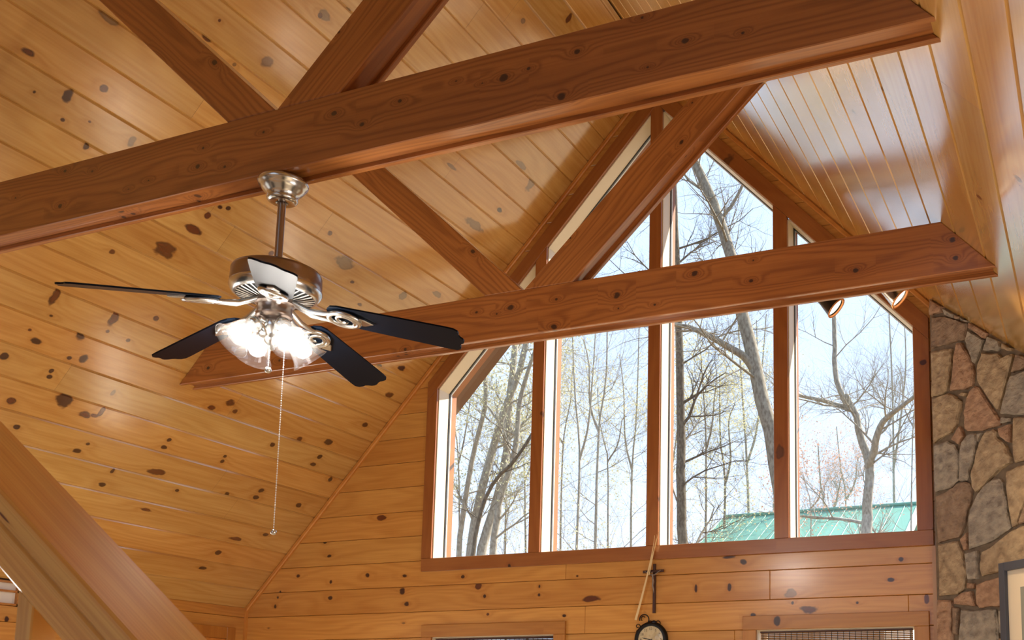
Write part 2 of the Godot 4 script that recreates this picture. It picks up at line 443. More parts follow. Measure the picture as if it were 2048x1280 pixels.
func _ready() -> void:
	var cam := Camera3D.new()
	cam.name = "camera"
	add_child(cam)
	cam.transform = Transform3D(cam_basis.orthonormalized(), CAM)
	var near := 0.05
	cam.set_frustum(1280.0 / FOCAL * near, Vector2((1024.0 - PPX) / FOCAL * near, (PPY - 640.0) / FOCAL * near), near, 300.0)
	cam.current = true
	var ca := CameraAttributesPhysical.new()
	ca.frustum_focal_length = 24.0
	ca.exposure_aperture = 9.0
	ca.frustum_focus_distance = 5.6
	cam.attributes = ca

	var env := Environment.new()
	env.tonemap_mode = Environment.TONE_MAPPER_LINEAR
	env.tonemap_exposure = 0.96
	env.background_mode = Environment.BG_SKY
	var sky := Sky.new()
	var ps := ProceduralSkyMaterial.new()
	ps.sky_top_color = Color(0.73, 0.845, 0.985)
	ps.sky_horizon_color = Color(0.875, 0.925, 1.0)
	ps.sky_curve = 0.22
	ps.ground_bottom_color = Color(0.38, 0.34, 0.28)
	ps.ground_horizon_color = Color(0.55, 0.52, 0.47)
	ps.sun_angle_max = 3.0
	ps.sky_energy_multiplier = 1.28
	sky.sky_material = ps
	env.sky = sky
	env.sdfgi_enabled = true
	env.ssao_enabled = true
	env.ssil_enabled = true
	var we := WorldEnvironment.new()
	we.name = "world"
	we.environment = env
	add_child(we)

	var sun := DirectionalLight3D.new()
	sun.name = "sun"
	sun.light_color = Color(1.0, 0.965, 0.91)
	sun.light_energy = 4.5
	sun.light_angular_distance = 0.6
	sun.shadow_enabled = true
	add_child(sun)
	sun.look_at_from_position(Vector3.ZERO, Vector3(-0.46, -0.70, 0.55), Vector3.UP)

	# daylight stand-ins: unseen area lights added to fill the room
	fill_panel(Vector3(0, 1.1, ROOM_END - 0.02), Vector3(0, 0, -1), Vector2(4.2, 2.1), FILL_END)
	fill_panel(Vector3(0, 3.3, ROOM_END - 0.02), Vector3(0, 0, -1), Vector2(3.6, 1.3), FILL_END)
	fill_panel(Vector3(-HALF - 0.01, 1.25, 2.8), Vector3(1, 0, 0), Vector2(1.45, 1.25), FILL_SIDE * 1.5)
	fill_panel(Vector3(-HALF - 0.01, 1.25, 4.5), Vector3(1, 0, 0), Vector2(1.45, 1.25), FILL_SIDE * 0.3)
	fill_panel(Vector3(HALF - 0.01, 1.25, 2.95), Vector3(-1, 0, 0), Vector2(1.45, 1.25), FILL_SIDE * 1.5)
	fill_panel(Vector3(HALF - 0.01, 1.25, 4.7), Vector3(-1, 0, 0), Vector2(1.45, 1.25), FILL_SIDE * 0.3)

	make_materials()
	build_shell()
	build_ceiling()
	build_gable_wall()
	build_gable_window()
	build_chimney(STONES)
	build_truss("box beam truss carrying the ceiling fan, dark red pine", 3.361, 0)
	build_truss("box beam truss nearest the gable window, red pine", 1.668, 1)
	build_fan()
	build_track_lights()
	build_stair_rail()
	build_wall_things()
	build_outside()


const FILL_END := 0.1
const FILL_SIDE := 1.2


func fill_panel(p: Vector3, d: Vector3, size: Vector2, energy: float) -> void:  # an added area light in an unseen opening, brightening the room
	var l := AreaLight3D.new()
	l.name = "added_fill_light"
	l.area_size = size
	l.area_normalize_energy = false
	l.light_color = Color(1.0, 0.98, 0.95)
	l.light_energy = energy
	l.area_range = 30.0
	l.shadow_enabled = true
	add_child(l, true)
	l.look_at_from_position(p, p + d, Vector3.UP)


func make_materials() -> void:
	var knots := LEFT_KNOTS.duplicate()
	for k in GABLE_KNOTS:
		if k[0] >= 0 and k[0] < 5:
			knots.append([27 + k[0], k[1] + HALF, k[2], k[3], k[4], k[5]])
	var rng := RandomNumberGenerator.new()
	rng.seed = 3
	for r in 27:
		var has := 0
		for k in LEFT_KNOTS:
			if k[0] == r:
				has += 1
		for q in (2 if has == 0 else 1):
			var z := rng.randf_range(3.7, 5.0) if has else rng.randf_range(0.2, 5.0)
			var s := rng.randf_range(0.006, 0.016)
			knots.append([r, z, rng.randf_range(0.15, 0.85), s * rng.randf_range(1.0, 1.8), s, rng.randi() % 3])
	var pine := board_texture(2048, 2048, 32, knots, ROWH, Color(0.885, 0.725, 0.48), Color(0.70, 0.49, 0.25), 1.4, 1.3, 7, 2.6, 0.2)
	var bk := []
	for k in NEAR_KNOTS:
		bk.append([0, 2.56 + k[0], k[1], k[2] * 1.3, k[2], 1])
	for k in FAR_KNOTS:
		bk.append([1, 2.56 + k[0], k[1], k[2] * 1.2, k[2], 1])
	for r in [2, 3]:
		for q in 12:
			var s := rng.randf_range(0.004, 0.013)
			bk.append([r, rng.randf_range(0.1, 5.0), rng.randf_range(0.1, 0.9), s * 1.3, s, 1])
	var fir := board_texture(2048, 512, 4, bk, 0.236, Color(0.70, 0.45, 0.23), Color(0.47, 0.26, 0.10), 2.2, 4.5, 19, 7.0, 0.42)
	M.pine = [wood("pine_a", pine, Color(0.98, 0.96, 0.86), 0.17, 1.0, 0.13, 0.7071), wood("pine_b", pine, Color(0.94, 0.92, 0.82), 0.18, 1.0, 0.14, 0.7071), wood("pine_c", pine, Color(0.98, 0.94, 0.82), 0.17, 1.0, 0.13, 0.7071)]
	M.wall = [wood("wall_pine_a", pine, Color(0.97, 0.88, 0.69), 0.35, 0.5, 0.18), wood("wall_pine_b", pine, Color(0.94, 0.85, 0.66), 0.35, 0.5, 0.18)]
	wood("casing", pine, Color(0.74, 0.57, 0.42), 0.4, 0.4, 0.25)
	wood("casing2", pine, Color(0.86, 0.73, 0.48), 0.4, 0.4, 0.25)
	wood("trim", pine, Color(0.95, 0.80, 0.58), 0.4, 0.4, 0.25)
	mat("jamb", Color(0.91, 0.855, 0.75), 0.45)
	wood("cedar", pine, Color(0.72, 0.55, 0.42), 0.6, 0.0, 0.3)
	wood("beam", fir, Color(1.0, 0.97, 0.9), 0.4, 1.0, 0.16)
	wood("rail", pine, Color(0.99, 0.92, 0.76), 0.35, 0.7, 0.2)
	mat("deck", Color(0.42, 0.28, 0.15), 0.7)
	mat("walldeck", Color(0.62, 0.45, 0.28), 0.5)
	mat("floor", Color(0.88, 0.80, 0.66), 0.6)  # paled so that it bounces light up to beams and ceiling
	mat("glass", Color(1, 1, 1, 0.04), 0.02).transparency = BaseMaterial3D.TRANSPARENCY_ALPHA
	mat("clear", Color(1, 1, 1, 0.05), 0.03).transparency = BaseMaterial3D.TRANSPARENCY_ALPHA
	mat("shade", Color(0.38, 0.38, 0.38, 0.045), 0.05).transparency = BaseMaterial3D.TRANSPARENCY_ALPHA
	mat("bright_white", Color(0.93, 0.92, 0.90), 0.6)  # brightness of a window put into plain white colour
	mat("gasket", Color(0.10, 0.11, 0.12), 0.5)
	mat("bead", Color(0.86, 0.87, 0.86), 0.5)
	mat("nickel", Color(0.80, 0.80, 0.79), 0.22, 1.0)
	mat("bronze", Color(0.60, 0.54, 0.50), 0.28, 1.0)
	mat("chain", Color(0.86, 0.85, 0.82), 0.3, 1.0)
	mat("black", Color(0.03, 0.03, 0.035), 0.5)
	mat("blade", Color(0.03, 0.05, 0.085), 0.36, 0.0, 0.2)
	var bu := mat("bulb", Color(1, 1, 1), 0.4)
	bu.emission_enabled = true
	bu.emission = Color(1.0, 0.99, 0.97)
	bu.emission_energy_multiplier = 2.5
	var le := mat("lens", Color(1, 1, 1), 0.4)
	le.emission_enabled = true
	le.emission = Color(1.0, 0.95, 0.85)
	le.emission_energy_multiplier = 2.0
	mat("can_dark", Color(0.30, 0.27, 0.23), 0.35, 0.8)
	mat("copper", Color(0.92, 0.62, 0.36), 0.4, 0.3)
	mat("dark_metal", Color(0.12, 0.11, 0.10), 0.5, 0.5)
	mat("iron", Color(0.07, 0.06, 0.06), 0.45, 0.4)
	mat("iron_blue", Color(0.06, 0.09, 0.14), 0.45, 0.4)
	mat("ink", Color(0.10, 0.08, 0.07), 0.6)
	mat("pewter", Color(0.55, 0.50, 0.46), 0.4, 0.8)
	mat("darkwood", Color(0.27, 0.15, 0.11), 0.5)
	mat("straw", Color(0.90, 0.80, 0.60), 0.6)
	mat("slate", Color(0.26, 0.28, 0.33), 0.45)
	mat("matboard", Color(0.88, 0.83, 0.74), 0.8)
	mat("print", Color(0.55, 0.56, 0.52), 0.8)
	mat("white_paint", Color(0.88, 0.87, 0.84), 0.6)
	mat("roof_green", Color(0.40, 0.62, 0.55), 0.55)
	mat("roof_seam", Color(0.50, 0.70, 0.64), 0.5)
	for d in [["dial", 0.02, [Color(0.72, 0.64, 0.48), Color(0.86, 0.80, 0.64), Color(0.80, 0.70, 0.52)], 4.0], ["bamboo", 0.05, [Color(0.50, 0.34, 0.18), Color(0.72, 0.54, 0.32)], 30.0], ["bamboo_dark", 0.05, [Color(0.20, 0.13, 0.09), Color(0.38, 0.24, 0.16)], 30.0], ["ground", 0.03, [Color(0.40, 0.32, 0.22), Color(0.55, 0.46, 0.33), Color(0.45, 0.43, 0.28)], 0.4]]:
		var m := mat(d[0], Color.WHITE, 0.75)
		m.albedo_texture = noise_texture(128, d[1], 31, d[2])
		m.uv1_triplanar = true
		m.uv1_scale = Vector3.ONE * float(d[3])
	# bark: grey with darker fissures and pale lichen
	for d in [["bark", [Color(0.34, 0.31, 0.27), Color(0.56, 0.53, 0.47), Color(0.66, 0.65, 0.58)]], ["bark_dark", [Color(0.24, 0.22, 0.19), Color(0.40, 0.37, 0.32), Color(0.52, 0.50, 0.44)]], ["bark_pale", [Color(0.46, 0.44, 0.40), Color(0.64, 0.62, 0.57), Color(0.74, 0.73, 0.68)]]]:
		var m := mat(d[0], Color.WHITE, 0.9, 0.0, 0.3)
		m.albedo_texture = noise_texture(256, 0.03, 51, d[1])
		m.uv1_triplanar = true
		m.uv1_scale = Vector3(3.0, 1.2, 3.0)
	for d in [["bud_yellow", Color(0.84, 0.81, 0.62)], ["bud_olive", Color(0.74, 0.74, 0.60)], ["bud_red", Color(0.80, 0.66, 0.58)]]:
		var m := mat(d[0], d[1], 0.8, 0.0, 0.3)
		m.backlight_enabled = true
		m.backlight = (d[1] as Color) * 0.8
	# fieldstone: greys, buffs and rusts, veined
	M.stone = []
	var rough := noise_texture(256, 0.02, 63, [Color.BLACK, Color.WHITE], 6)
	var tones := [[Color(0.45, 0.42, 0.39), Color(0.63, 0.60, 0.55), Color(0.75, 0.70, 0.62)], [Color(0.50, 0.43, 0.35), Color(0.68, 0.60, 0.49), Color(0.79, 0.71, 0.58)], [Color(0.50, 0.40, 0.33), Color(0.68, 0.55, 0.45), Color(0.80, 0.68, 0.56)], [Color(0.42, 0.36, 0.31), Color(0.58, 0.49, 0.41), Color(0.68, 0.60, 0.51)]]
	for k in tones.size():
		var m := mat("stone_%d" % k, Color.WHITE, 0.85, 0.0, 0.35)
		m.albedo_texture = noise_texture(256, 0.018, 71 + k, tones[k], 6)
		m.uv1_triplanar = true
		m.uv1_scale = Vector3.ONE * 3.0
		m.heightmap_enabled = true
		m.heightmap_scale = 2.2
		m.heightmap_texture = rough
		M.stone.append(m)
	var mo := mat("mortar", Color.WHITE, 0.95, 0.0, 0.3)
	mo.albedo_texture = noise_texture(128, 0.05, 81, [Color(0.44, 0.39, 0.33), Color(0.56, 0.50, 0.43)])
	mo.uv1_triplanar = true
	mo.uv1_scale = Vector3.ONE * 4.0


# ---------------------------------------------------------------- the setting
func plank(o: Vector3, es: Vector3, en: Vector3, ez: Vector3, s0: float, s1: float, z0: float, z1: float, c: float, row: float, u0: float, ud: float, thick := 0.02) -> MB:
	# a board with two eased edges: across es, facing en, lying along ez
	var mb := MB.new()
	var prof := [Vector2(s0, -thick), Vector2(s0, -c), Vector2(s0 + c, 0), Vector2(s1 - c, 0), Vector2(s1, -c), Vector2(s1, -thick)]
	var vs := func(s: float) -> float: return (row + 0.03 + 0.94 * clampf((s - s0) / ROWH, 0.0, 1.0)) / 32.0
	var za := z0 + 0.0006
	var zb := z1 - 0.0006
	var ua := u0 + ud * z0 / TEXLEN
	var ub := u0 + ud * z1 / TEXLEN
	for k in 5:
		var a: Vector2 = prof[k]; var b: Vector2 = prof[k + 1]
		var A := o + es * a.x + en * a.y; var B := o + es * b.x + en * b.y
		var d := b - a
		var out := -(es * d.y - en * d.x)
		mb.quad(A + ez * za, B + ez * za, B + ez * zb, A + ez * zb, out, Vector2(ua, vs.call(a.x)), Vector2(ua, vs.call(b.x)), Vector2(ub, vs.call(b.x)), Vector2(ub, vs.call(a.x)))
	for e in 2:
		var z := za if e == 0 else zb
		var u := ua if e == 0 else ub
		var q := []
		for k in [0, 1, 4, 5]:
			q.append(o + es * prof[k].x + en * prof[k].y + ez * z)
		mb.quad(q[0], q[1], q[2], q[3], -ez if e == 0 else ez, Vector2(u, vs.call(s0)), Vector2(u, vs.call(s0)), Vector2(u, vs.call(s1)), Vector2(u, vs.call(s1)))
	return mb


func build_ceiling() -> void:
	var rng := RandomNumberGenerator.new()
	rng.seed = 11
	var hyp := sqrt(1.0 + PITCH * PITCH)
	var smax := (HALF + 0.02) * hyp
	for side in [-1.0, 1.0]:
		var es := Vector3(side, -PITCH, 0) / hyp
		var en := Vector3(-side * PITCH, -1, 0) / hyp
		var o := Vector3(0, RIDGE, 0)
		var slab := MB.new()
		slab.prism(PackedVector2Array([Vector2(0, -0.022), Vector2(smax, -0.022), Vector2(smax, -0.25), Vector2(-0.25, -0.25)]), o, es, en, Vector3.BACK, -0.6, ROOM_END + 0.2)
		var c := setting("ceiling" if side < 0 else "ceiling_001", "honey pine board slope over the fan, knotty, sloping down to the door wall" if side < 0 else "pale glossy pine board slope running down to the stone chimney", "ceiling", slab, M.deck)
		for k in range(-1, 28):
			var s0 := maxf(0.0, ROW0 + k * ROWH)
			var s1 := minf(smax, ROW0 + (k + 1) * ROWH)
			if side > 0:
				s0 = maxf(0.0, 0.0585 + k * ROWH)
				s1 = minf(smax, 0.0585 + (k + 1) * ROWH)
			if s1 - s0 < 0.03:
				continue
			var cuts := [0.0]
			var z := rng.randf_range(0.7, 4.2)
			while z < ROOM_END - 0.4:
				cuts.append(z)
				z += rng.randf_range(2.4, 4.3)
			cuts.append(ROOM_END)
			var row: int = clampi(k, 0, 26) if side < 0 else [0, 3, 4, 1, 2, 5, 15, 22, 24, 25, 26, 16, 7, 9][(clampi(k, 0, 26) * 5) % 14]
			for q in cuts.size() - 1:
				var ma: Material = M.pine[rng.randi() % 3]
				var u0 := 0.0 if side < 0 else 0.93
				var mb := plank(o, es, en, Vector3.BACK, s0, s1, cuts[q], cuts[q + 1], 0.0075, row, u0, 1.0 if side < 0 else -1.0)
				obj("plank", mb, ma, c)


const LIGHTS := [[-1.666, -0.908], [-0.811, -0.0516], [0.0444, 0.7986], [0.901, 1.656]]
const SILL := 2.644
const HEAD := 5.635


func window_cut(grow: float) -> PackedVector2Array:
	var l := -1.666 - grow
	var r := 1.656 + grow
	var h := HEAD + grow * 1.4646
	return PackedVector2Array([Vector2(l, SILL - grow), Vector2(r, SILL - grow), Vector2(r, h - PITCH * r), Vector2(0, h), Vector2(l, h + PITCH * l)])


func rect(x0: float, y0: float, x1: float, y1: float) -> PackedVector2Array:
	return PackedVector2Array([Vector2(x0, y0), Vector2(x1, y0), Vector2(x1, y1), Vector2(x0, y1)])


const LOWER := [[-1.64, -0.70, 0.75, 2.09], [0.691, 1.627, 0.75, 2.087]]


func cut_row(p: PackedVector2Array, grow: float) -> Array:
	var gable := PackedVector2Array([Vector2(-HALF, 0), Vector2(HALF, 0), Vector2(HALF, RIDGE - PITCH * HALF), Vector2(0, RIDGE), Vector2(-HALF, RIDGE - PITCH * HALF)])
	var out := []
	for a in Geometry2D.intersect_polygons(p, gable):
		var now: Array = [a]
		for hole in [window_cut(grow), rect(LOWER[0][0] - grow, LOWER[0][2] - grow, LOWER[0][1] + grow, LOWER[0][3] + grow), rect(LOWER[1][0] - grow, LOWER[1][2] - grow, LOWER[1][1] + grow, LOWER[1][3] + grow)]:
			var next := []
			for b in now:
				for q in Geometry2D.clip_polygons(b, hole):
					if not Geometry2D.is_polygon_clockwise(q):
						next.append(q)
			now = next
		out.append_array(now)
	return out


func build_gable_wall() -> void:
	var rng := RandomNumberGenerator.new()
	rng.seed = 5
	var core := MB.new()
	var first := -12
	for r in range(first, 22):
		var y0 := maxf(0.0, 2.094 + r * ROWH)
		var y1 := 2.094 + (r + 1) * ROWH
		if y1 < 0.02 or y0 > RIDGE:
			continue
		for q in cut_row(rect(-HALF, y0, HALF, y1), 0.05):
			core.prism(q, Vector3.ZERO, Vector3.RIGHT, Vector3.UP, Vector3.BACK, -0.21, -0.0175)
	var w := setting("wall_back", "gable wall of knotty orange pine boards round the tall window", "wall", core, M.deck)
	for r in range(first, 22):
		var y0 := maxf(0.0, 2.094 + r * ROWH) + 0.0012
		var y1 := 2.094 + (r + 1) * ROWH - 0.0012
		if y1 < 0.05 or y0 > RIDGE:
			continue
		var trow := 27 + r if r >= 0 and r < 5 else (r * 5 + 60) % 27
		var cuts := [-HALF]
		var x := -HALF + rng.randf_range(1.6, 3.0)
		if r == 1:
			x = 0.77
		while x < HALF - 0.4:
			cuts.append(x)
			x += rng.randf_range(1.8, 3.2)
		cuts.append(HALF)
		var uvm := Transform2D(Vector2(1.0 / TEXLEN, 0), Vector2(0, 0.94 / 32.0 / ROWH), Vector2(HALF / TEXLEN, (trow + 0.03) / 32.0 - y0 * 0.94 / 32.0 / ROWH))
		for k in cuts.size() - 1:
			for q in cut_row(rect(cuts[k] + 0.0007, y0, cuts[k + 1] - 0.0007, y1), 0.03):
				var mb := MB.new()
				mb.prism(q, Vector3.ZERO, Vector3.RIGHT, Vector3.UP, Vector3.BACK, -0.0175, 0.0, uvm, 0.0025)
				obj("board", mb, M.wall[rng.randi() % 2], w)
	# cove strips where the slopes meet the gable, and the corner strips
	var t := setting("trim_1", "narrow pine cove strips along the sloping ceiling edge of the gable wall", "trim")
	for side in [-1.0, 1.0]:
		var xe: float = HALF if side < 0 else 1.80
		var mb := MB.new()
		mb.prism(PackedVector2Array([Vector2(side * xe, RIDGE - PITCH * xe), Vector2(0, RIDGE), Vector2(0, RIDGE - 0.044), Vector2(side * xe, RIDGE - PITCH * xe - 0.044)]), Vector3.ZERO, Vector3.RIGHT, Vector3.UP, Vector3.BACK, 0.0004, 0.02, Transform2D(Vector2(0.2, 0), Vector2(0, 0.05), Vector2(0.1, 0.1)), 0.006)
		obj("strip", mb, M.trim, t)
	var cs := MB.new()
	cs.box(Vector3(1.742, 0, 0.0004), Vector3(1.764, 2.545, 0.03), Transform2D(Vector2(0, 0.03), Vector2(0.2, 0), Vector2(0.1, 0.9)))
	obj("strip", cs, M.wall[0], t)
	cs = MB.new()
	cs.box(Vector3(-HALF + 0.0004, 0, 0.0004), Vector3(-HALF + 0.02, RIDGE - PITCH * HALF + 0.015, 0.02), Transform2D(Vector2(0, 0.03), Vector2(0.2, 0), Vector2(0.1, 0.9)))
	obj("strip", cs, M.trim, t)


func frame_board(mb: MB, poly: PackedVector2Array, z0: float, z1: float, along: Vector2, voff := 0.4, cham := 0.002) -> void:
	var a := along.normalized()
	var b := Vector2(-a.y, a.x)
	# texture u runs with the board, v across it
	var tf := Transform2D(Vector2(a.x / TEXLEN, b.x * 0.12), Vector2(a.y / TEXLEN, b.y * 0.12), Vector2(voff, voff))
	mb.prism(poly, Vector3.ZERO, Vector3.RIGHT, Vector3.UP, Vector3.BACK, z0, z1, tf, cham)


func build_gable_window() -> void:
	var t := setting("trim_2", "reddish pine casing boards and mullions framing the tall gable window", "casing")
	var add := func(called: String, poly: Array, along: Vector2, z1 := 0.02, vo := 0.4) -> void:
		var mb := MB.new()
		frame_board(mb, pv(poly), 0.0006, z1, along, vo)
		obj(called, mb, M.casing, t)
	var g := 0.006
	var hi := HEAD + 0.009
	var ho := 5.781
	var L := -1.753
	var R := 1.753
	var l2 := -1.666 - g
	var r2 := 1.656 + g
	add.call("casing_board", [L, SILL - 0.004, l2, SILL - 0.004, l2, hi + PITCH * l2, L, hi + PITCH * L], Vector2(0, 1), 0.02, 0.31)
	add.call("casing_board", [r2, SILL - 0.004, R, SILL - 0.004, R, hi - PITCH * R, r2, hi - PITCH * r2], Vector2(0, 1), 0.02, 0.57)
	add.call("casing_board", [L, hi + PITCH * L + 0.001, 0, hi + 0.001, 0, ho, L, ho + PITCH * L], Vector2(1, PITCH), 0.021, 0.66)
	add.call("casing_board", [0, hi + 0.001, R, hi - PITCH * R + 0.001, R, ho - PITCH * R, 0, ho], Vector2(1, -PITCH), 0.021, 0.73)
	for k in 3:
		var a: float = LIGHTS[k][1] + g
		var b: float = LIGHTS[k + 1][0] - g
		var top := PackedVector2Array([Vector2(a, SILL - 0.004), Vector2(b, SILL - 0.004), Vector2(b, hi - PITCH * absf(b))])
		if k == 1:
			top.append(Vector2(0, hi))
		top.append(Vector2(a, hi - PITCH * absf(a)))
		var mb := MB.new()
		frame_board(mb, top, 0.0006, 0.0195, Vector2(0, 1), 0.2 + 0.13 * k)
		obj("mullion_board", mb, M.casing, t)
	add.call("sill_board", [-1.748, 2.551, R, 2.551, R, SILL - 0.0045, -1.748, SILL - 0.0045], Vector2(1, 0), 0.024, 0.84)
	# each light: jamb boards, gasket, glazing bead, pane, outer frame
	for k in 4:
		var xl: float = LIGHTS[k][0]
		var xr: float = LIGHTS[k][1]
		var w := setting("window_%d" % (k + 1), ["tall raked window light over the bare pine wall, clump of leaning trunks behind", "raked window light beside the middle mullion, thin pale trunks behind", "tallest raked window light crossed by a big leaning trunk outside", "raked window light beside the stone chimney, green roof behind"][k], "window")
		var poly := [Vector2(xl, SILL), Vector2(xr, SILL), Vector2(xr, HEAD - PITCH * absf(xr)), Vector2(xl, HEAD - PITCH * absf(xl))]
		for e in 4:
			var a: Vector2 = poly[e]
			var b: Vector2 = poly[(e + 1) % 4]
			var d := (b - a).normalized()
			var out := Vector2(d.y, -d.x)
			var th := 0.046
			if (e == 3 and k == 0) or (e == 1 and k == 3) or e == 0 or e == 2:
				th = 0.055
			var strip := func(from: float, to: float) -> PackedVector2Array:
				return PackedVector2Array([a + out * from, b + out * from, b + out * to, a + out * to])
			var jb := MB.new()
			frame_board(jb, strip.call(0.0, th), -0.118, 0.0, d, 0.2 + 0.1 * e, 0.0015)
			obj("jamb_board", jb, M.jamb, w)
			var ga := MB.new()
			ga.prism(strip.call(-0.004, 0.02), Vector3.ZERO, Vector3.RIGHT, Vector3.UP, Vector3.BACK, -0.125, -0.1185)
			obj("gasket", ga, M.gasket, w)
			var be := MB.new()
			be.prism(strip.call(-0.007, 0.03), Vector3.ZERO, Vector3.RIGHT, Vector3.UP, Vector3.BACK, -0.145, -0.1335)
			obj("glazing_bead", be, M.bead, w)
			var of := MB.new()
			frame_board(of, strip.call(0.0, th), -0.212, -0.1455, d, 0.6 + 0.07 * e, 0.0015)
			obj("outer_frame", of, M.cedar, w)
		var pa := MB.new()
		var wide := Geometry2D.offset_polygon(PackedVector2Array(poly), 0.012)[0]
		var ids := Geometry2D.triangulate_polygon(wide)
		for q in range(0, ids.size(), 3):
			var A := wide[ids[q]]; var B := wide[ids[q + 1]]; var C := wide[ids[q + 2]]
			pa.tri(Vector3(A.x, A.y, -0.129), Vector3(B.x, B.y, -0.129), Vector3(C.x, C.y, -0.129), Vector3.BACK)
		obj("pane", pa, M.glass, w)
	# the two windows under it, only their heads in the picture
	for k in 2:
		var x0: float = LOWER[k][0]
		var x1: float = LOWER[k][1]
		var y0: float = LOWER[k][2]
		var y1: float = LOWER[k][3]
		var w := setting("window_%d" % (k + 5), ["pine cased window below the tall window, near the door wall", "pine cased window below the tall window, near the stone chimney"][k], "window")
		var c := 0.088
		for b in [[x0 - c, y1 + 0.004, x1 + c, y1 + c, 1], [x0 - c, y0 - c, x0 - 0.004, y1 + 0.003, 0], [x1 + 0.004, y0 - c, x1 + c, y1 + 0.003, 0], [x0 - 0.003, y0 - c, x1 + 0.003, y0 - 0.004, 1]]:
			var mb := MB.new()
			frame_board(mb, rect(b[0], b[1], b[2], b[3]), 0.0006, 0.02, Vector2(1, 0) if b[4] else Vector2(0, 1), 0.15 + 0.2 * k)
			obj("casing_board", mb, M.casing2, w)
		for b in [[x0 - 0.05, y1, x1 + 0.05, y1 + 0.05], [x0 - 0.05, y0 - 0.05, x1 + 0.05, y0], [x0 - 0.05, y0, x0, y1], [x1, y0, x1 + 0.05, y1]]:
			var mb := MB.new()
			frame_board(mb, rect(b[0], b[1], b[2], b[3]), -0.21, 0.0, Vector2(1, 0), 0.3, 0.0015)
			obj("jamb_board", mb, M.jamb, w)
		var pa := MB.new()
		pa.quad(Vector3(x0, y0, -0.13), Vector3(x1, y0, -0.13), Vector3(x1, y1, -0.13), Vector3(x0, y1, -0.13), Vector3.BACK)
		obj("pane", pa, M.glass, w)


func side_wall(called: String, label: String, x: float, outx: float, holes: Array, m: Material) -> Node3D:
	# a wall along z with rectangular openings [z0, z1, y0, y1], in order of z
	var mb := MB.new()
	var top := RIDGE - PITCH * HALF + 0.02
	var z := -0.0
	for h in holes:
		mb.box(Vector3(x, 0, z), Vector3(outx, top, h[0]))
		mb.box(Vector3(x, 0, h[0]), Vector3(outx, h[2], h[1]))
		mb.box(Vector3(x, h[3], h[0]), Vector3(outx, top, h[1]))
		z = h[1]
	mb.box(Vector3(x, 0, z), Vector3(outx, top, ROOM_END))
	return setting(called, label, "wall", mb, m)


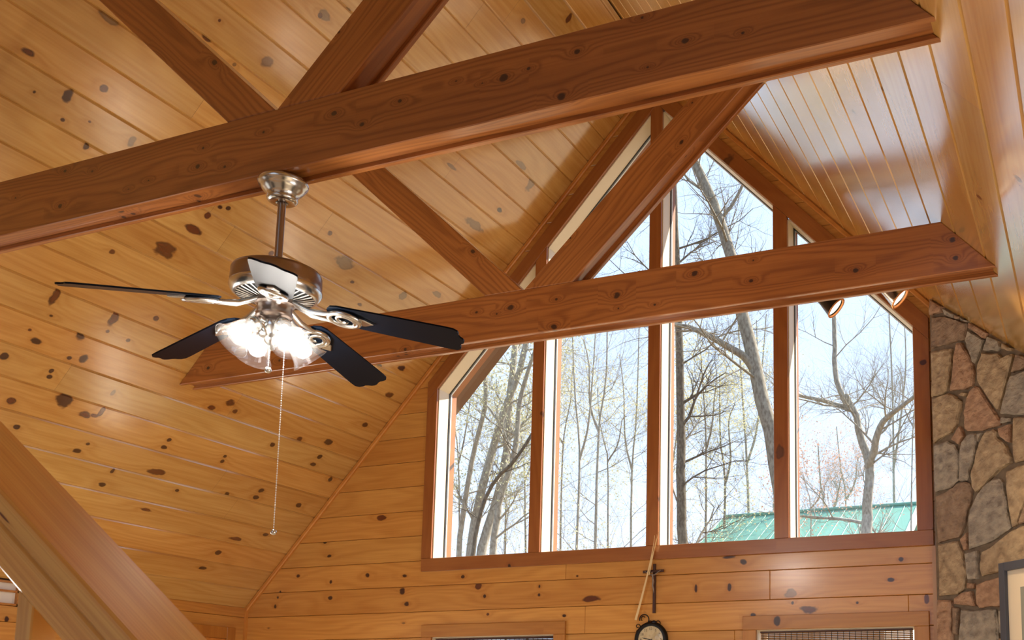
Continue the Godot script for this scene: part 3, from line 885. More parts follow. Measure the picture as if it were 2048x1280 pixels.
func build_shell() -> void:
	var fl := MB.new()
	fl.box(Vector3(-HALF - 0.2, -0.2, -0.21), Vector3(HALF + 0.2, 0, ROOM_END + 0.2))
	setting("floor", "unseen floor of the room, colour kept pale to bounce light up", "floor", fl, M.floor)
	# door wall, with a strip of window high up and unseen openings added for the fill lights
	var lw := side_wall("wall_left", "pine board wall under the low eave beside the door", -HALF - 0.02, -HALF - 0.2, [[2.075, 3.525, 0.62, 1.88], [3.75, 5.25, 0.62, 1.88], [6.2, 7.8, 0.6, 2.1]], M.deck)
	var rng := RandomNumberGenerator.new()
	rng.seed = 9
	for r in range(-4, 2):
		var y0 := 2.094 + r * ROWH
		var y1 := minf(y0 + ROWH, RIDGE - PITCH * HALF)
		for zz in ([[0.0, 1.75], [1.75, 5.9]] if y0 > 1.9 else [[0.0, 1.75]]):
			if zz[0] > 1.0 and y1 > 2.19:
				y1 = 2.189
			if y1 - y0 < 0.03:
				continue
			var row := (r * 3 + 40) % 27
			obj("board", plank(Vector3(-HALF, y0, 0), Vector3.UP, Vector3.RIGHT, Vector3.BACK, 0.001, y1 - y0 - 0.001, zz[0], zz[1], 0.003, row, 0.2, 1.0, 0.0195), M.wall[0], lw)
	side_wall("wall_right", "pine board wall behind the stone chimney", HALF, HALF + 0.2, [[2.225, 3.675, 0.62, 1.88], [3.975, 5.425, 0.62, 1.88]], M.walldeck)  # unseen openings cut round the added fill lights
	# end wall behind the camera with unseen glazing added to let light in
	var fw := MB.new()
	var z0 := ROOM_END
	var z1 := ROOM_END + 0.2
	var e := RIDGE - PITCH * HALF
	for p in [pv([-HALF, 0, -2.2, 0, -2.2, 3.2, -2.2, RIDGE - PITCH * 2.2, -HALF, e]), pv([2.2, 0, HALF, 0, HALF, e, 2.2, RIDGE - PITCH * 2.2]), pv([-2.2, 2.2, 2.2, 2.2, 2.2, 2.6, -2.2, 2.6]), pv([-2.2, RIDGE - PITCH * 2.2 - 0.2, 0, RIDGE - 0.2, 2.2, RIDGE - PITCH * 2.2 - 0.2, 2.2, RIDGE - PITCH * 2.2, 0, RIDGE, -2.2, RIDGE - PITCH * 2.2])]:
		fw.prism(p, Vector3.ZERO, Vector3.RIGHT, Vector3.UP, Vector3.BACK, z0, z1)
	setting("wall_front", "pine end wall behind the camera with openings added to let light in", "wall", fw, M.walldeck)
	var pw := setting("window_8", "unseen glazed doors and gable light added to the end wall to let light in", "window")
	var pa := MB.new()
	pa.prism(pv([-2.2, 0.0, 2.2, 0.0, 2.2, 2.2, -2.2, 2.2]), Vector3.ZERO, Vector3.RIGHT, Vector3.UP, Vector3.BACK, z0 + 0.1, z0 + 0.1005)
	obj("pane", pa, M.glass, pw)
	for x in [-2.2, -1.1, 0.0, 1.1, 2.2]:
		var mb := MB.new()
		mb.box(Vector3(x - 0.04, 0, z0 + 0.05), Vector3(x + 0.04, 2.2, z0 + 0.15))
		obj("stile", mb, M.casing2, pw)
	# high strip window in the door wall
	var hw := setting("window_7", "slim high window strip under the eave beside the stair rail", "window")
	for y in [2.19, 2.268, 2.322]:
		var mb := MB.new()
		mb.box(Vector3(-HALF - 0.03, y, 1.76), Vector3(-HALF + 0.004, y + 0.012, 3.7))
		obj("rail", mb, M.casing2, hw)
	for z in [1.76, 2.7, 3.68]:
		var mb := MB.new()
		mb.box(Vector3(-HALF - 0.03, 2.19, z), Vector3(-HALF + 0.004, 2.33, z + 0.02))
		obj("stile", mb, M.casing2, hw)
	var fp := MB.new()
	fp.box(Vector3(-HALF - 0.0196, 2.202, 1.78), Vector3(-HALF - 0.016, 2.322, 3.68))  # opaque white panel standing in for a bright pane, no opening behind
	obj("bright_white_panel", fp, M.bright_white, hw)
	# door in the door wall, only its head in the picture
	var d := setting("door_1", "pale pine door in a flat pine casing near the gable corner", "door")
	for b in [[0.11, 0.0, 0.19, 2.188], [1.02, 0.0, 1.10, 2.188], [0.1905, 2.105, 1.0195, 2.188]]:
		var mb := MB.new()
		mb.prism(rect(b[0], b[1], b[2], b[3]), Vector3(0, 0, 0), Vector3.BACK, Vector3.UP, Vector3.RIGHT, -HALF + 0.0006, -HALF + 0.02, Transform2D(Vector2(0, 0.1), Vector2(0.2, 0), Vector2(0.2, 0.2)), 0.002)
		obj("casing_board", mb, M.casing2, d)
	var leaf := MB.new()
	leaf.prism(rect(0.1915, 0.0, 1.0185, 2.1035), Vector3.ZERO, Vector3.BACK, Vector3.UP, Vector3.RIGHT, -HALF + 0.0006, -HALF + 0.008, Transform2D(Vector2(0, 0.1), Vector2(0.2, 0), Vector2(0.5, 0.3)), 0.002)
	obj("door_leaf", leaf, M.trim, d)


func build_chimney(stones: Array) -> void:
	var o := Vector3(1.785, 0, 0.112)
	var ex := Vector3(1, 0, 1).normalized()
	var ez := Vector3(-1, 0, 1).normalized()
	var slope := func(a: float) -> float: return RIDGE - PITCH * (1.785 + a * 0.70711)
	var mb := MB.new()
	mb.prism(PackedVector2Array([Vector2(-0.03, 0), Vector2(2.1, 0), Vector2(2.1, slope.call(2.1)), Vector2(-0.03, slope.call(-0.03))]), o, ex, Vector3.UP, ez, -0.05, -0.012)
	var t := thing("stone_chimney", "fieldstone corner chimney with raised mortar joints rising to the ceiling", "chimney", Vector3.ZERO)
	obj("mortar", mb, M.mortar, t)
	var rng := RandomNumberGenerator.new()
	rng.seed = 21
	var all := []
	for s in stones:
		all.append(pv(s))
	# the stones past the edge of the picture
	var y := 0.06
	while y < 3.3:
		var h := rng.randf_range(0.16, 0.3)
		var a := 0.02
		while a < 2.0:
			var w := rng.randf_range(0.16, 0.42)
			var far: bool = a > 0.84 or y + h < 1.9
			if far and y + h < slope.call(a + w) - 0.03 and a + w < 2.08:
				var j := func() -> float: return rng.randf_range(-0.02, 0.02)
				all.append(PackedVector2Array([Vector2(a + j.call(), y + j.call()), Vector2(a + w - 0.03 + j.call(), y + j.call()), Vector2(a + w - 0.03 + j.call(), y + h - 0.03 + j.call()), Vector2(a + w * 0.5, y + h - 0.03 + j.call()), Vector2(a + j.call(), y + h - 0.03 + j.call())]))
			a += w
		y += h
	for p in all:
		var area := 0.0
		var mid := Vector2.ZERO
		for k in p.size():
			mid += p[k]
			area += p[k].cross(p[(k + 1) % p.size()])
		mid /= p.size()
		# ragged edge: split each side and shift the middle a little
		var q := PackedVector2Array()
		for k in p.size():
			var b: Vector2 = p[(k + 1) % p.size()]
			q.append(p[k])
			var len: float = p[k].distance_to(b)
			if len > 0.05:
				var nrm: Vector2 = (b - p[k]).orthogonal().normalized()
				q.append(p[k].lerp(b, 0.36) + nrm * rng.randf_range(-0.004, 0.004))
				q.append(p[k].lerp(b, 0.7) + nrm * rng.randf_range(-0.004, 0.004))
		var st := MB.new()
		var w1 := rng.randf_range(0.006, 0.02)
		stone_face(st, q, mid, o, ex, ez, w1, rng)
		obj("stone", st, M.stone[rng.randi() % M.stone.size()], t)


func stone_face(st: MB, q: PackedVector2Array, mid: Vector2, o: Vector3, ex: Vector3, ez: Vector3, w1: float, rng: RandomNumberGenerator) -> void:
	# a rough slab: three rings shrinking towards the middle, each at its own uneven height
	if Geometry2D.is_polygon_clockwise(q):
		q.reverse()
	var m := q.size()
	var rings := []
	for r in 4:
		var ring := PackedVector3Array()
		for k in m:
			var s: float = [1.0, 1.0, 0.93, 0.55][r]
			var hgt: float = [-0.02, w1 - 0.009, w1, w1 + 0.003][r] + (rng.randf_range(-0.002, 0.002) if r > 0 else 0.0)
			var p := mid + (q[k] - mid) * s
			ring.append(o + ex * p.x + Vector3.UP * p.y + ez * hgt)
		rings.append(ring)
	for r in 3:
		for k in m:
			var a: Vector3 = rings[r][k]; var b: Vector3 = rings[r][(k + 1) % m]
			var c: Vector3 = rings[r + 1][(k + 1) % m]; var d: Vector3 = rings[r + 1][k]
			var e := q[(k + 1) % m] - q[k]
			var out := (ex * e.y - Vector3.UP * e.x).normalized() + ez * (0.2 if r == 0 else 3.0)
			st.quad(a, b, c, d, out)
	var c := o + ex * mid.x + Vector3.UP * mid.y + ez * (w1 + rng.randf_range(0.0, 0.006))
	for k in m:
		var a: Vector3 = rings[3][k]; var b: Vector3 = rings[3][(k + 1) % m]
		var nn := (b - a).cross(c - a).normalized()
		if nn.dot(ez) < 0:
			nn = -nn
		st.tri(a, b, c, nn)


# ---------------------------------------------------------------- trusses
func beam_board(called: String, poly: PackedVector2Array, zf: float, zb: float, along: Vector2, origin: Vector2, height: float, row: float, u0: float, parent: Node, m: Material) -> MeshInstance3D:
	var a := along.normalized()
	var b := Vector2(-a.y, a.x)
	var ku := 1.0 / TEXLEN
	var kv := 0.94 / 4.0 / height
	# across share 0 at the lower edge
	var tf := Transform2D(Vector2(a.x * ku, b.x * kv), Vector2(a.y * ku, b.y * kv), Vector2.ZERO)
	tf.origin = Vector2(u0, (row + 0.03) / 4.0) - tf.basis_xform(origin)
	var mb := MB.new()
	mb.prism(poly, Vector3.ZERO, Vector3.RIGHT, Vector3.UP, Vector3.BACK, zb, zf, tf, 0.003)
	return obj(called, mb, m, parent)


func build_truss(label: String, zf: float, row: int) -> void:
	var t := thing("roof_truss", label, "truss", Vector3.ZERO)
	var y0 := 3.454
	var y1 := 3.690
	var xs := func(y: float) -> float: return (RIDGE - y) / PITCH
	for q in 3:
		var lo := y0 + (0.018 if q == 1 else 0.0)
		var z: float = zf - [0.0, 0.019, 0.095][q]
		beam_board("tie_board", PackedVector2Array([Vector2(-xs.call(lo), lo), Vector2(xs.call(lo), lo), Vector2(xs.call(y1), y1), Vector2(-xs.call(y1), y1)]), z, z - [0.0188, 0.0758, 0.019][q], Vector2(1, 0), Vector2(0, y0), y1 - y0, row if q == 0 else 3, 0.5, t, M.beam)
	for side in [1.0, -1.0]:
		var d := Vector2(side, 1.0 / PITCH).normalized()
		var a: float = 0.006 if side > 0 else -0.222
		var b: float = 0.278 if side > 0 else -0.004
		for q in 3:
			var in0 := a
			var in1 := b
			if q == 1 and side > 0:
				in1 -= 0.018 / d.y
			if q == 1 and side < 0:
				in0 += 0.018 / d.y
			var poly := PackedVector2Array()
			for x in [in0, in1]:
				poly.append(Vector2(x, y1 + 0.0004))
			for x in [in1, in0]:
				var p := Vector2(x, y1)
				var k: float = (RIDGE - PITCH * side * p.x - p.y) / (d.y + PITCH * side * d.x)
				poly.append(p + d * k)
			var z: float = zf - 0.0005 - [0.0, 0.019, 0.0945][q]
			beam_board("strut_board", poly, z, z - [0.0188, 0.0753, 0.019][q], d, Vector2(b, y1), 0.2, 2, 0.3 if side > 0 else 0.62, t, M.beam)


# ---------------------------------------------------------------- ceiling fan
func build_fan() -> void:
	var t := thing("ceiling_fan", "brushed nickel ceiling fan with black blades and four glass light shades", "ceiling fan", Vector3(0.0, 3.454, 3.303))
	var up := Vector3(0.032, 1.0, 0.022).normalized()
	var bx := Vector3(1, 0, 0)
	bx = (bx - up * bx.dot(up)).normalized()
	t.basis = Basis(bx, up, bx.cross(up))
	var P := func(a: Array) -> Array:
		var r := []
		for k in range(0, a.size(), 2):
			r.append(Vector2(a[k], a[k + 1]))
		return r
	var mb := MB.new()
	mb.lathe(P.call([0.0, 0.0, 0.078, -0.002, 0.084, -0.008, 0.086, -0.016, 0.083, -0.023, 0.079, -0.026, 0.075, -0.034, 0.067, -0.044, 0.058, -0.052, 0.052, -0.060, 0.050, -0.066, 0.053, -0.069, 0.053, -0.074, 0.048, -0.080, 0.040, -0.084, 0.022, -0.085, 0.018, -0.078]), Vector3.ZERO, Vector3.UP, 48)
	obj("canopy", mb, M.nickel, t)
	mb = MB.new()
	mb.lathe(P.call([0.0137, -0.07, 0.0137, -0.305]), Vector3.ZERO, Vector3.UP, 24)
	obj("downrod", mb, M.bronze, t)
	mb = MB.new()
	mb.lathe(P.call([0.014, -0.296, 0.03, -0.297, 0.034, -0.310, 0.10, -0.322, 0.132, -0.329, 0.146, -0.336, 0.151, -0.346, 0.152, -0.385, 0.150, -0.392]), Vector3.ZERO, Vector3.UP, 64)
	obj("motor_housing", mb, M.bronze, t)
	mb = MB.new()
	mb.lathe(P.call([0.150, -0.392, 0.154, -0.395, 0.1545, -0.403, 0.150, -0.412, 0.145, -0.420, 0.138, -0.426, 0.130, -0.4275]), Vector3.ZERO, Vector3.UP, 64)
	obj("trim_ring", mb, M.nickel, t)
	mb = MB.new()
	mb.lathe(P.call([0.131, -0.420, 0.06, -0.432]), Vector3.ZERO, Vector3.UP, 64)
	obj("vent_plate", mb, M.black, t)
	mb = MB.new()
	for k in 34:
		var a := TAU * k / 34.0
		var d := Vector3(cos(a), 0, sin(a))
		mb.tube(PackedVector3Array([d * 0.13 + Vector3(0, -0.424, 0), d * 0.09 + Vector3(0, -0.434, 0), d * 0.062 + Vector3(0, -0.440, 0)]), PackedFloat32Array([0.0042, 0.0036, 0.0026]), 5)
	obj("vent_fins", mb, M.nickel, t)
	mb = MB.new()
	mb.lathe(P.call([0.055, -0.43, 0.066, -0.436, 0.068, -0.455, 0.060, -0.460, 0.0585, -0.464, 0.0585, -0.485, 0.062, -0.489, 0.062, -0.499, 0.055, -0.505, 0.03, -0.509]), Vector3.ZERO, Vector3.UP, 48)
	obj("switch_housing", mb, M.bronze, t)
	mb = MB.new()
	mb.lathe(P.call([0.03, -0.508, 0.036, -0.517, 0.034, -0.540, 0.026, -0.557, 0.024, -0.569, 0.030, -0.577, 0.028, -0.591, 0.012, -0.605, 0.008, -0.617, 0.0, -0.621]), Vector3.ZERO, Vector3.UP, 32)
	obj("light_fitter", mb, M.nickel, t)
	# blades: five, each tilted about its own length, on scrolled irons
	for k in 5:
		var a := deg_to_rad(118.8 + 72.0 * k)
		var rad := Vector3(cos(a), -0.1637, sin(a))
		var tan_ := Vector3(-sin(a), 0, cos(a))
		var pit := -0.216
		var up2 := rad.normalized().cross(tan_)
		var ax := tan_ * cos(pit) + up2 * sin(pit)
		var nn := rad.normalized().cross(ax).normalized()
		if nn.y < 0:
			nn = -nn
		var o := Vector3(0, -0.446, 0)
		var pl := pv([0.185, -0.030, 0.20, -0.052, 0.225, -0.060, 0.40, -0.066, 0.60, -0.0715, 0.628, -0.070, 0.642, -0.060, 0.645, -0.045, 0.643, -0.033, 0.648, -0.022, 0.657, -0.012, 0.660, 0.0, 0.657, 0.012, 0.648, 0.022, 0.643, 0.033, 0.645, 0.045, 0.642, 0.060, 0.628, 0.070, 0.60, 0.0715, 0.40, 0.066, 0.225, 0.060, 0.20, 0.052, 0.185, 0.030])
		mb = MB.new()
		mb.prism(pl, o, rad, ax, nn, -0.003, 0.003, Transform2D.IDENTITY, 0.0012)
		obj("blade", mb, M.blade, t)
		var iron := MB.new()
		var B := func(r: float, s: float, h: float) -> Vector3: return o + rad * r + ax * s + nn * h
		var hub := Vector3(cos(a), 0, sin(a)) * 0.062 + Vector3(0, -0.447, 0)
		for s in [-1.0, 1.0]:
			var p0: Vector3 = hub + tan_ * 0.010 * s
			iron.tube(PackedVector3Array([p0, p0.lerp(B.call(0.19, 0.02 * s, -0.012), 0.5) + Vector3(0, -0.012, 0), B.call(0.18, 0.018 * s, -0.014), B.call(0.21, 0.03 * s, -0.012)]), PackedFloat32Array([0.009, 0.010, 0.009, 0.007]), 8)
		# one broad ring, a curl inside it and a solid leaf past it
		var loop := PackedVector3Array()
		for q in 24:
			var w := TAU * q / 24.0
			loop.append(B.call(0.243 + 0.052 * cos(w), 0.040 * sin(w), -0.012))
		iron.tube(loop, PackedFloat32Array([0.0105]), 10, true)
		var mid := PackedVector3Array()
		for q in 20:
			var s := q / 19.0
			var w := lerpf(-0.5, TAU * 0.95, s)
			var rr := lerpf(0.034, 0.009, s)
			mid.append(B.call(0.243 + rr * 1.15 * cos(w), rr * sin(w), -0.014))
		iron.tube(mid, PackedFloat32Array([0.0075]), 9)
		iron.prism(pv([0.285, -0.024, 0.315, -0.020, 0.345, 0.0, 0.315, 0.020, 0.285, 0.024]), o, rad, ax, nn, -0.004, -0.013, Transform2D.IDENTITY, 0.003)
		obj("blade_iron", iron, M.nickel, t)
	# lights: arm, socket, bell shade and bulb, four round the fitter
	var c := Vector3(0.696, 0, 0.718)
	var r := Vector3(0.718, 0, -0.696)
	for k in 4:
		var ph := deg_to_rad([25.0, -65.0, -155.0, 115.0][k])
		var d := c * cos(ph) + r * sin(ph)
		var tilt := deg_to_rad(43.0)
		var axis := (d * sin(tilt) - Vector3.UP * cos(tilt)).normalized()
		var neck := d * 0.062 + Vector3(0, -0.535, 0)
		var arm := MB.new()
		arm.tube(PackedVector3Array([Vector3(0, -0.522, 0) + d * 0.03, Vector3(0, -0.518, 0) + d * 0.05, neck]), PackedFloat32Array([0.011, 0.011, 0.012]), 12)
		arm.lathe(P.call([0.012, -0.006, 0.024, -0.004, 0.027, 0.004, 0.027, 0.018, 0.022, 0.022, 0.017, 0.03]), neck, axis, 28)
		obj("light_socket", arm, M.nickel, t)
		var sh := MB.new()
		sh.lathe(P.call([0.026, 0.016, 0.030, 0.024, 0.036, 0.040, 0.042, 0.060, 0.047, 0.080, 0.053, 0.098, 0.062, 0.112, 0.0665, 0.118, 0.0645, 0.1185, 0.060, 0.113, 0.051, 0.099, 0.045, 0.081, 0.040, 0.061, 0.034, 0.041, 0.028, 0.025, 0.0245, 0.017]), neck, axis, 48, 0.2)
		obj("glass_shade", sh, M.shade, t)
		var bu := MB.new()
		bu.lathe(P.call([0.013, 0.024, 0.014, 0.034, 0.022, 0.048, 0.029, 0.062, 0.031, 0.074, 0.028, 0.088, 0.018, 0.100, 0.0, 0.104]), neck, axis, 24, 0.2)
		obj("light_bulb", bu, M.bulb, t)
		var li := OmniLight3D.new()
		li.name = "fan_bulb_light"
		li.light_color = Color(1.0, 0.975, 0.94)
		li.light_energy = BULB
		li.light_size = 0.03
		li.omni_range = 20.0
		li.omni_attenuation = 2.0
		li.shadow_enabled = true
		t.add_child(li, true)
		li.position = neck + axis * 0.072
	# two bead chains
	for q in [[Vector3(0.036, -0.50, -0.02), 0.75, 0.0105, 0], [Vector3(0.0, -0.60, 0.012), 0.085, 0.012, 1]]:
		var ch := MB.new()
		var from: Vector3 = q[0]
		var len: float = q[1]
		var dn: Vector3 = t.basis.inverse() * Vector3.DOWN
		ch.tube(PackedVector3Array([from, from + dn * len]), PackedFloat32Array([0.0009]), 5)
		var nb := int(len / 0.0085)
		for k in nb:
			ch.ball(from + dn * (len * k / nb), Vector3.ONE * 0.0026, 6, 4)
		obj("pull_chain", ch, M.chain, t)
		var ba := MB.new()
		ba.ball(from + dn * (len + 0.008), Vector3.ONE * float(q[2]), 18, 12)
		obj("chain_knob", ba, M.nickel, t)


# ---------------------------------------------------------------- smaller things
func build_track_lights() -> void:
	var tr := thing("light_track", "slim dark light track on the back of the tie beam nearest the gable window", "track", Vector3.ZERO)
	var mb := MB.new()
	mb.box(Vector3(1.10, 3.56, 1.532), Vector3(2.05, 3.59, 1.5545))
	obj("track_rail", mb, M.dark_metal, tr)
	for k in 2:
		var ap := at([1672.0, 1800.0][k], [616.0, 597.0][k], 1.44)
		var axis: Vector3 = cam_basis * Vector3(0.68, -0.66, 0.30).normalized()
		var back := ap - axis * 0.12
		var label: String = ["dark conical spotlight hanging before the window glass", "nickel conical spotlight hanging before the casing beside the chimney"][k]
		var t := thing("spotlight", label, "spotlight", Vector3.ZERO, "spotlights on the track")
		var can := MB.new()
		can.lathe([Vector2(0.0, -0.02), Vector2(0.022, -0.018), Vector2(0.028, 0.0), Vector2(0.034, 0.05), Vector2(0.050, 0.117), Vector2(0.053, 0.12), Vector2(0.050, 0.12), Vector2(0.045, 0.108), Vector2(0.032, 0.05)], back, axis, 36)
		obj("can", can, M.can_dark if k == 0 else M.nickel, t)
		var rim := MB.new()
		rim.lathe([Vector2(0.053, 0.1195), Vector2(0.0535, 0.124), Vector2(0.046, 0.124), Vector2(0.045, 0.117)], back, axis, 36)
		obj("rim", rim, M.copper, t)
		var lens := MB.new()
		lens.lathe([Vector2(0.0, 0.112), Vector2(0.044, 0.110)], back, axis, 30)
		obj("lamp_lens", lens, M.lens, t)
		var stem := MB.new()
		stem.tube(PackedVector3Array([back + axis * 0.01, Vector3(back.x - 0.01, 3.52, 1.50), Vector3(back.x - 0.01, 3.558, 1.545)]), PackedFloat32Array([0.008]), 8)
		obj("yoke", stem, M.dark_metal, t)
		var sp := SpotLight3D.new()
		sp.name = "spot_light"
		sp.light_color = Color(1.0, 0.87, 0.68)
		sp.light_energy = 1.2
		sp.spot_angle = 42.0
		sp.spot_angle_attenuation = 0.6
		sp.light_size = 0.04
		sp.spot_range = 12.0
		sp.shadow_enabled = true
		t.add_child(sp)
		sp.look_at_from_position(ap + axis * 0.012, ap + axis, Vector3.UP)


func build_stair_rail() -> void:
	# a stair climbs past the camera's side; only its rail and one baluster are in the picture
	var t := thing("stair_rail", "heavy varnished timber stair rail with a square baluster under it", "stair rail", Vector3.ZERO)
	var s := 1.0 / 1.4
	var f := func(x: float, y: float) -> Vector2: return Vector2(2.619 + (x - 2.619) * s, 1.6 + (y - 1.6) * s)
	var a: Vector2 = f.call(0.574, 2.034)
	var b: Vector2 = f.call(0.978, 1.723)
	var d := (b - a).normalized()
	var up := Vector2(-d.y, d.x)
	if up.y < 0:
		up = -up
	var c: Vector2 = f.call(0.584, 1.964)
	var e: Vector2 = f.call(0.597, 1.867)
	var w1 := absf((c - a).dot(up))
	var w2 := absf((e - a).dot(up))
	var p0 := a - d * 2.5
	var p1 := a + d * 1.25
	var uv := Transform2D(Vector2(d.x / TEXLEN, up.x * 1.6), Vector2(d.y / TEXLEN, up.y * 1.6), Vector2(0.37, 0.9))
	var mb := MB.new()
	mb.prism(PackedVector2Array([p0 - up * w1, p1 - up * w1, p1, p0]), Vector3.ZERO, Vector3.RIGHT, Vector3.UP, Vector3.BACK, 4.872, 5.0, uv, 0.004)
	obj("top_rail", mb, M.rail, t)
	mb = MB.new()
	mb.prism(PackedVector2Array([p0 - up * w2, p1 - up * w2, p1 - up * (w1 + 0.0004), p0 - up * (w1 + 0.0004)]), Vector3.ZERO, Vector3.RIGHT, Vector3.UP, Vector3.BACK, 4.885, 4.9985, uv, 0.004)
	obj("lower_rail", mb, M.rail, t)
	var low := func(x: float) -> float: return (p0 - up * w2).y + (x - (p0 - up * w2).x) * d.y / d.x
	for k in range(-12, 8):
		var x0: float = 1.205 + 0.16 * k
		var x1 := x0 + 0.033
		mb = MB.new()
		mb.prism(PackedVector2Array([Vector2(x0, low.call(x0) - 0.72), Vector2(x1, low.call(x0) - 0.72), Vector2(x1, low.call(x1) - 0.0005), Vector2(x0, low.call(x0) - 0.0005)]), Vector3.ZERO, Vector3.RIGHT, Vector3.UP, Vector3.BACK, 4.955, 4.9925, Transform2D(Vector2(0, 0.5), Vector2(0.2, 0), Vector2(0.2, 0.8)), 0.002)
		obj("baluster", mb, M.rail, t)
	var st := MB.new()
	var q0 := p0 - up * (w2 + 0.72)
	var q1 := p1 - up * (w2 + 0.72)
	st.prism(PackedVector2Array([q0 - up * 0.24, q1 - up * 0.24, q1, q0]), Vector3.ZERO, Vector3.RIGHT, Vector3.UP, Vector3.BACK, 4.93, 4.99, uv, 0.003)
	obj("stringer", st, M.rail, t)


func spiral(mb: MB, c: Vector3, r0: float, r1: float, a0: float, a1: float, rad: float) -> void:
	var p := PackedVector3Array()
	for k in 26:
		var q := k / 25.0
		var a := lerpf(a0, a1, q)
		var r := lerpf(r0, r1, q)
		p.append(c + Vector3(cos(a) * r, sin(a) * r, 0))
	mb.tube(p, PackedFloat32Array([rad]), 7)


func build_wall_things() -> void:
	# clock
	var t := thing("wall_clock", "small round wall clock in a black scrolled iron frame, cream dial", "clock", Vector3(-0.004, 2.045, 0.0))
	var mb := MB.new()
	mb.lathe([Vector2(0.0, 0.001), Vector2(0.112, 0.001), Vector2(0.114, 0.012), Vector2(0.108, 0.026), Vector2(0.096, 0.032), Vector2(0.087, 0.028), Vector2(0.085, 0.018)], Vector3.ZERO, Vector3.BACK, 56)
	obj("case", mb, M.iron, t)
	mb = MB.new()
	mb.lathe([Vector2(0.085, 0.018), Vector2(0.0, 0.019)], Vector3.ZERO, Vector3.BACK, 48)
	obj("dial", mb, M.dial, t)
	mb = MB.new()
	mb.lathe([Vector2(0.087, 0.024), Vector2(0.06, 0.031), Vector2(0.03, 0.0345), Vector2(0.0, 0.0355)], Vector3.ZERO, Vector3.BACK, 48, 0.2)
	obj("crystal", mb, M.clear, t)
	var font := SystemFont.new()
	font.font_names = PackedStringArray(["Droid Serif"])
	for h in 12:
		var n := h + 1
		var a := PI / 2 - TAU * n / 12.0
		var tm := TextMesh.new()
		tm.text = str(n)
		tm.font = font
		tm.font_size = 24
		tm.pixel_size = 0.0009
		tm.depth = 0.0006
		tm.material = M.ink
		var o := MeshInstance3D.new()
		o.mesh = tm
		o.name = "numeral"
		t.add_child(o, true)
		o.position = Vector3(cos(a) * 0.068, sin(a) * 0.068, 0.0196)
	for hd in [[168.0, 0.062, 0.003], [196.0, 0.04, 0.004]]:
		mb = MB.new()
		var d := Vector2.from_angle(deg_to_rad(hd[0]))
		var s := d.orthogonal() * float(hd[2])
		mb.prism(PackedVector2Array([-d * 0.012 + s * 0.6, -d * 0.012 - s * 0.6, d * float(hd[1]) * 0.7 - s, d * float(hd[1]), d * float(hd[1]) * 0.7 + s]), Vector3.ZERO, Vector3.RIGHT, Vector3.UP, Vector3.BACK, 0.0202, 0.0212)
		obj("hand", mb, M.ink, t)
	mb = MB.new()
	spiral(mb, Vector3(-0.055, 0.135, 0.012), 0.012, 0.016, 0.4, 4.2, 0.0028)
	spiral(mb, Vector3(-0.049, 0.128, 0.014), 0.030, 0.034, 3.4, -0.9, 0.0035)
	mb.tube(PackedVector3Array([Vector3(-0.027, 0.104, 0.014), Vector3(-0.036, 0.086, 0.014), Vector3(-0.052, 0.075, 0.014)]), PackedFloat32Array([0.004]), 7)
	spiral(mb, Vector3(-0.092, 0.086, 0.012), 0.006, 0.017, 5.4, -0.4, 0.0026)
	mb.tube(PackedVector3Array([Vector3(-0.075, 0.08, 0.012), Vector3(-0.077, 0.068, 0.012), Vector3(-0.082, 0.058, 0.012)]), PackedFloat32Array([0.003]), 7)
	spiral(mb, Vector3(0.048, 0.102, 0.012), 0.017, 0.010, 2.6, -1.8, 0.0026)
	mb.tube(PackedVector3Array([Vector3(-0.045, 0.1, 0.010), Vector3(-0.01, 0.119, 0.010), Vector3(0.02, 0.113, 0.010)]), PackedFloat32Array([0.0022]), 6)
	obj("scrollwork", mb, M.iron, t)
	mb = MB.new()
	mb.ball(Vector3(0.02, 0.108, 0.016), Vector3(0.016, 0.013, 0.012))
	obj("ornament", mb, M.iron_blue, t)
	mb = MB.new()
	mb.ball(Vector3(-0.089, 0.05, 0.016), Vector3(0.012, 0.016, 0.012))
	obj("ornament", mb, M.iron_blue, t)
	# crucifix
	t = thing("crucifix", "slim dark wooden crucifix with a small metal figure on the pine wall", "crucifix", Vector3(0.012, 2.474, 0.0))
	mb = MB.new()
	mb.prism(pv([-0.0095, -0.262, 0.0095, -0.262, 0.0085, 0.05, -0.0085, 0.05]), Vector3.ZERO, Vector3.RIGHT, Vector3.UP, Vector3.BACK, 0.0005, 0.013, Transform2D(Vector2(0, 0.1), Vector2(0.2, 0), Vector2(0.1, 0.1)), 0.003)
	obj("upright", mb, M.darkwood, t)
	mb = MB.new()
	mb.prism(pv([-0.075, -0.008, 0.068, -0.005, 0.068, 0.012, -0.075, 0.009]), Vector3.ZERO, Vector3.RIGHT, Vector3.UP, Vector3.BACK, 0.0132, 0.021, Transform2D(Vector2(0.2, 0), Vector2(0, 0.1), Vector2(0.1, 0.1)), 0.003)
	obj("crossbar", mb, M.darkwood, t)
	mb = MB.new()
	mb.tube(PackedVector3Array([Vector3(-0.058, 0.003, 0.026), Vector3(-0.032, -0.012, 0.029), Vector3(-0.012, -0.022, 0.031), Vector3(0.0, -0.024, 0.031), Vector3(0.012, -0.022, 0.031), Vector3(0.03, -0.008, 0.029), Vector3(0.05, 0.006, 0.026)]), PackedFloat32Array([0.0025, 0.0032, 0.0045, 0.007, 0.0045, 0.0032, 0.0025]), 9)
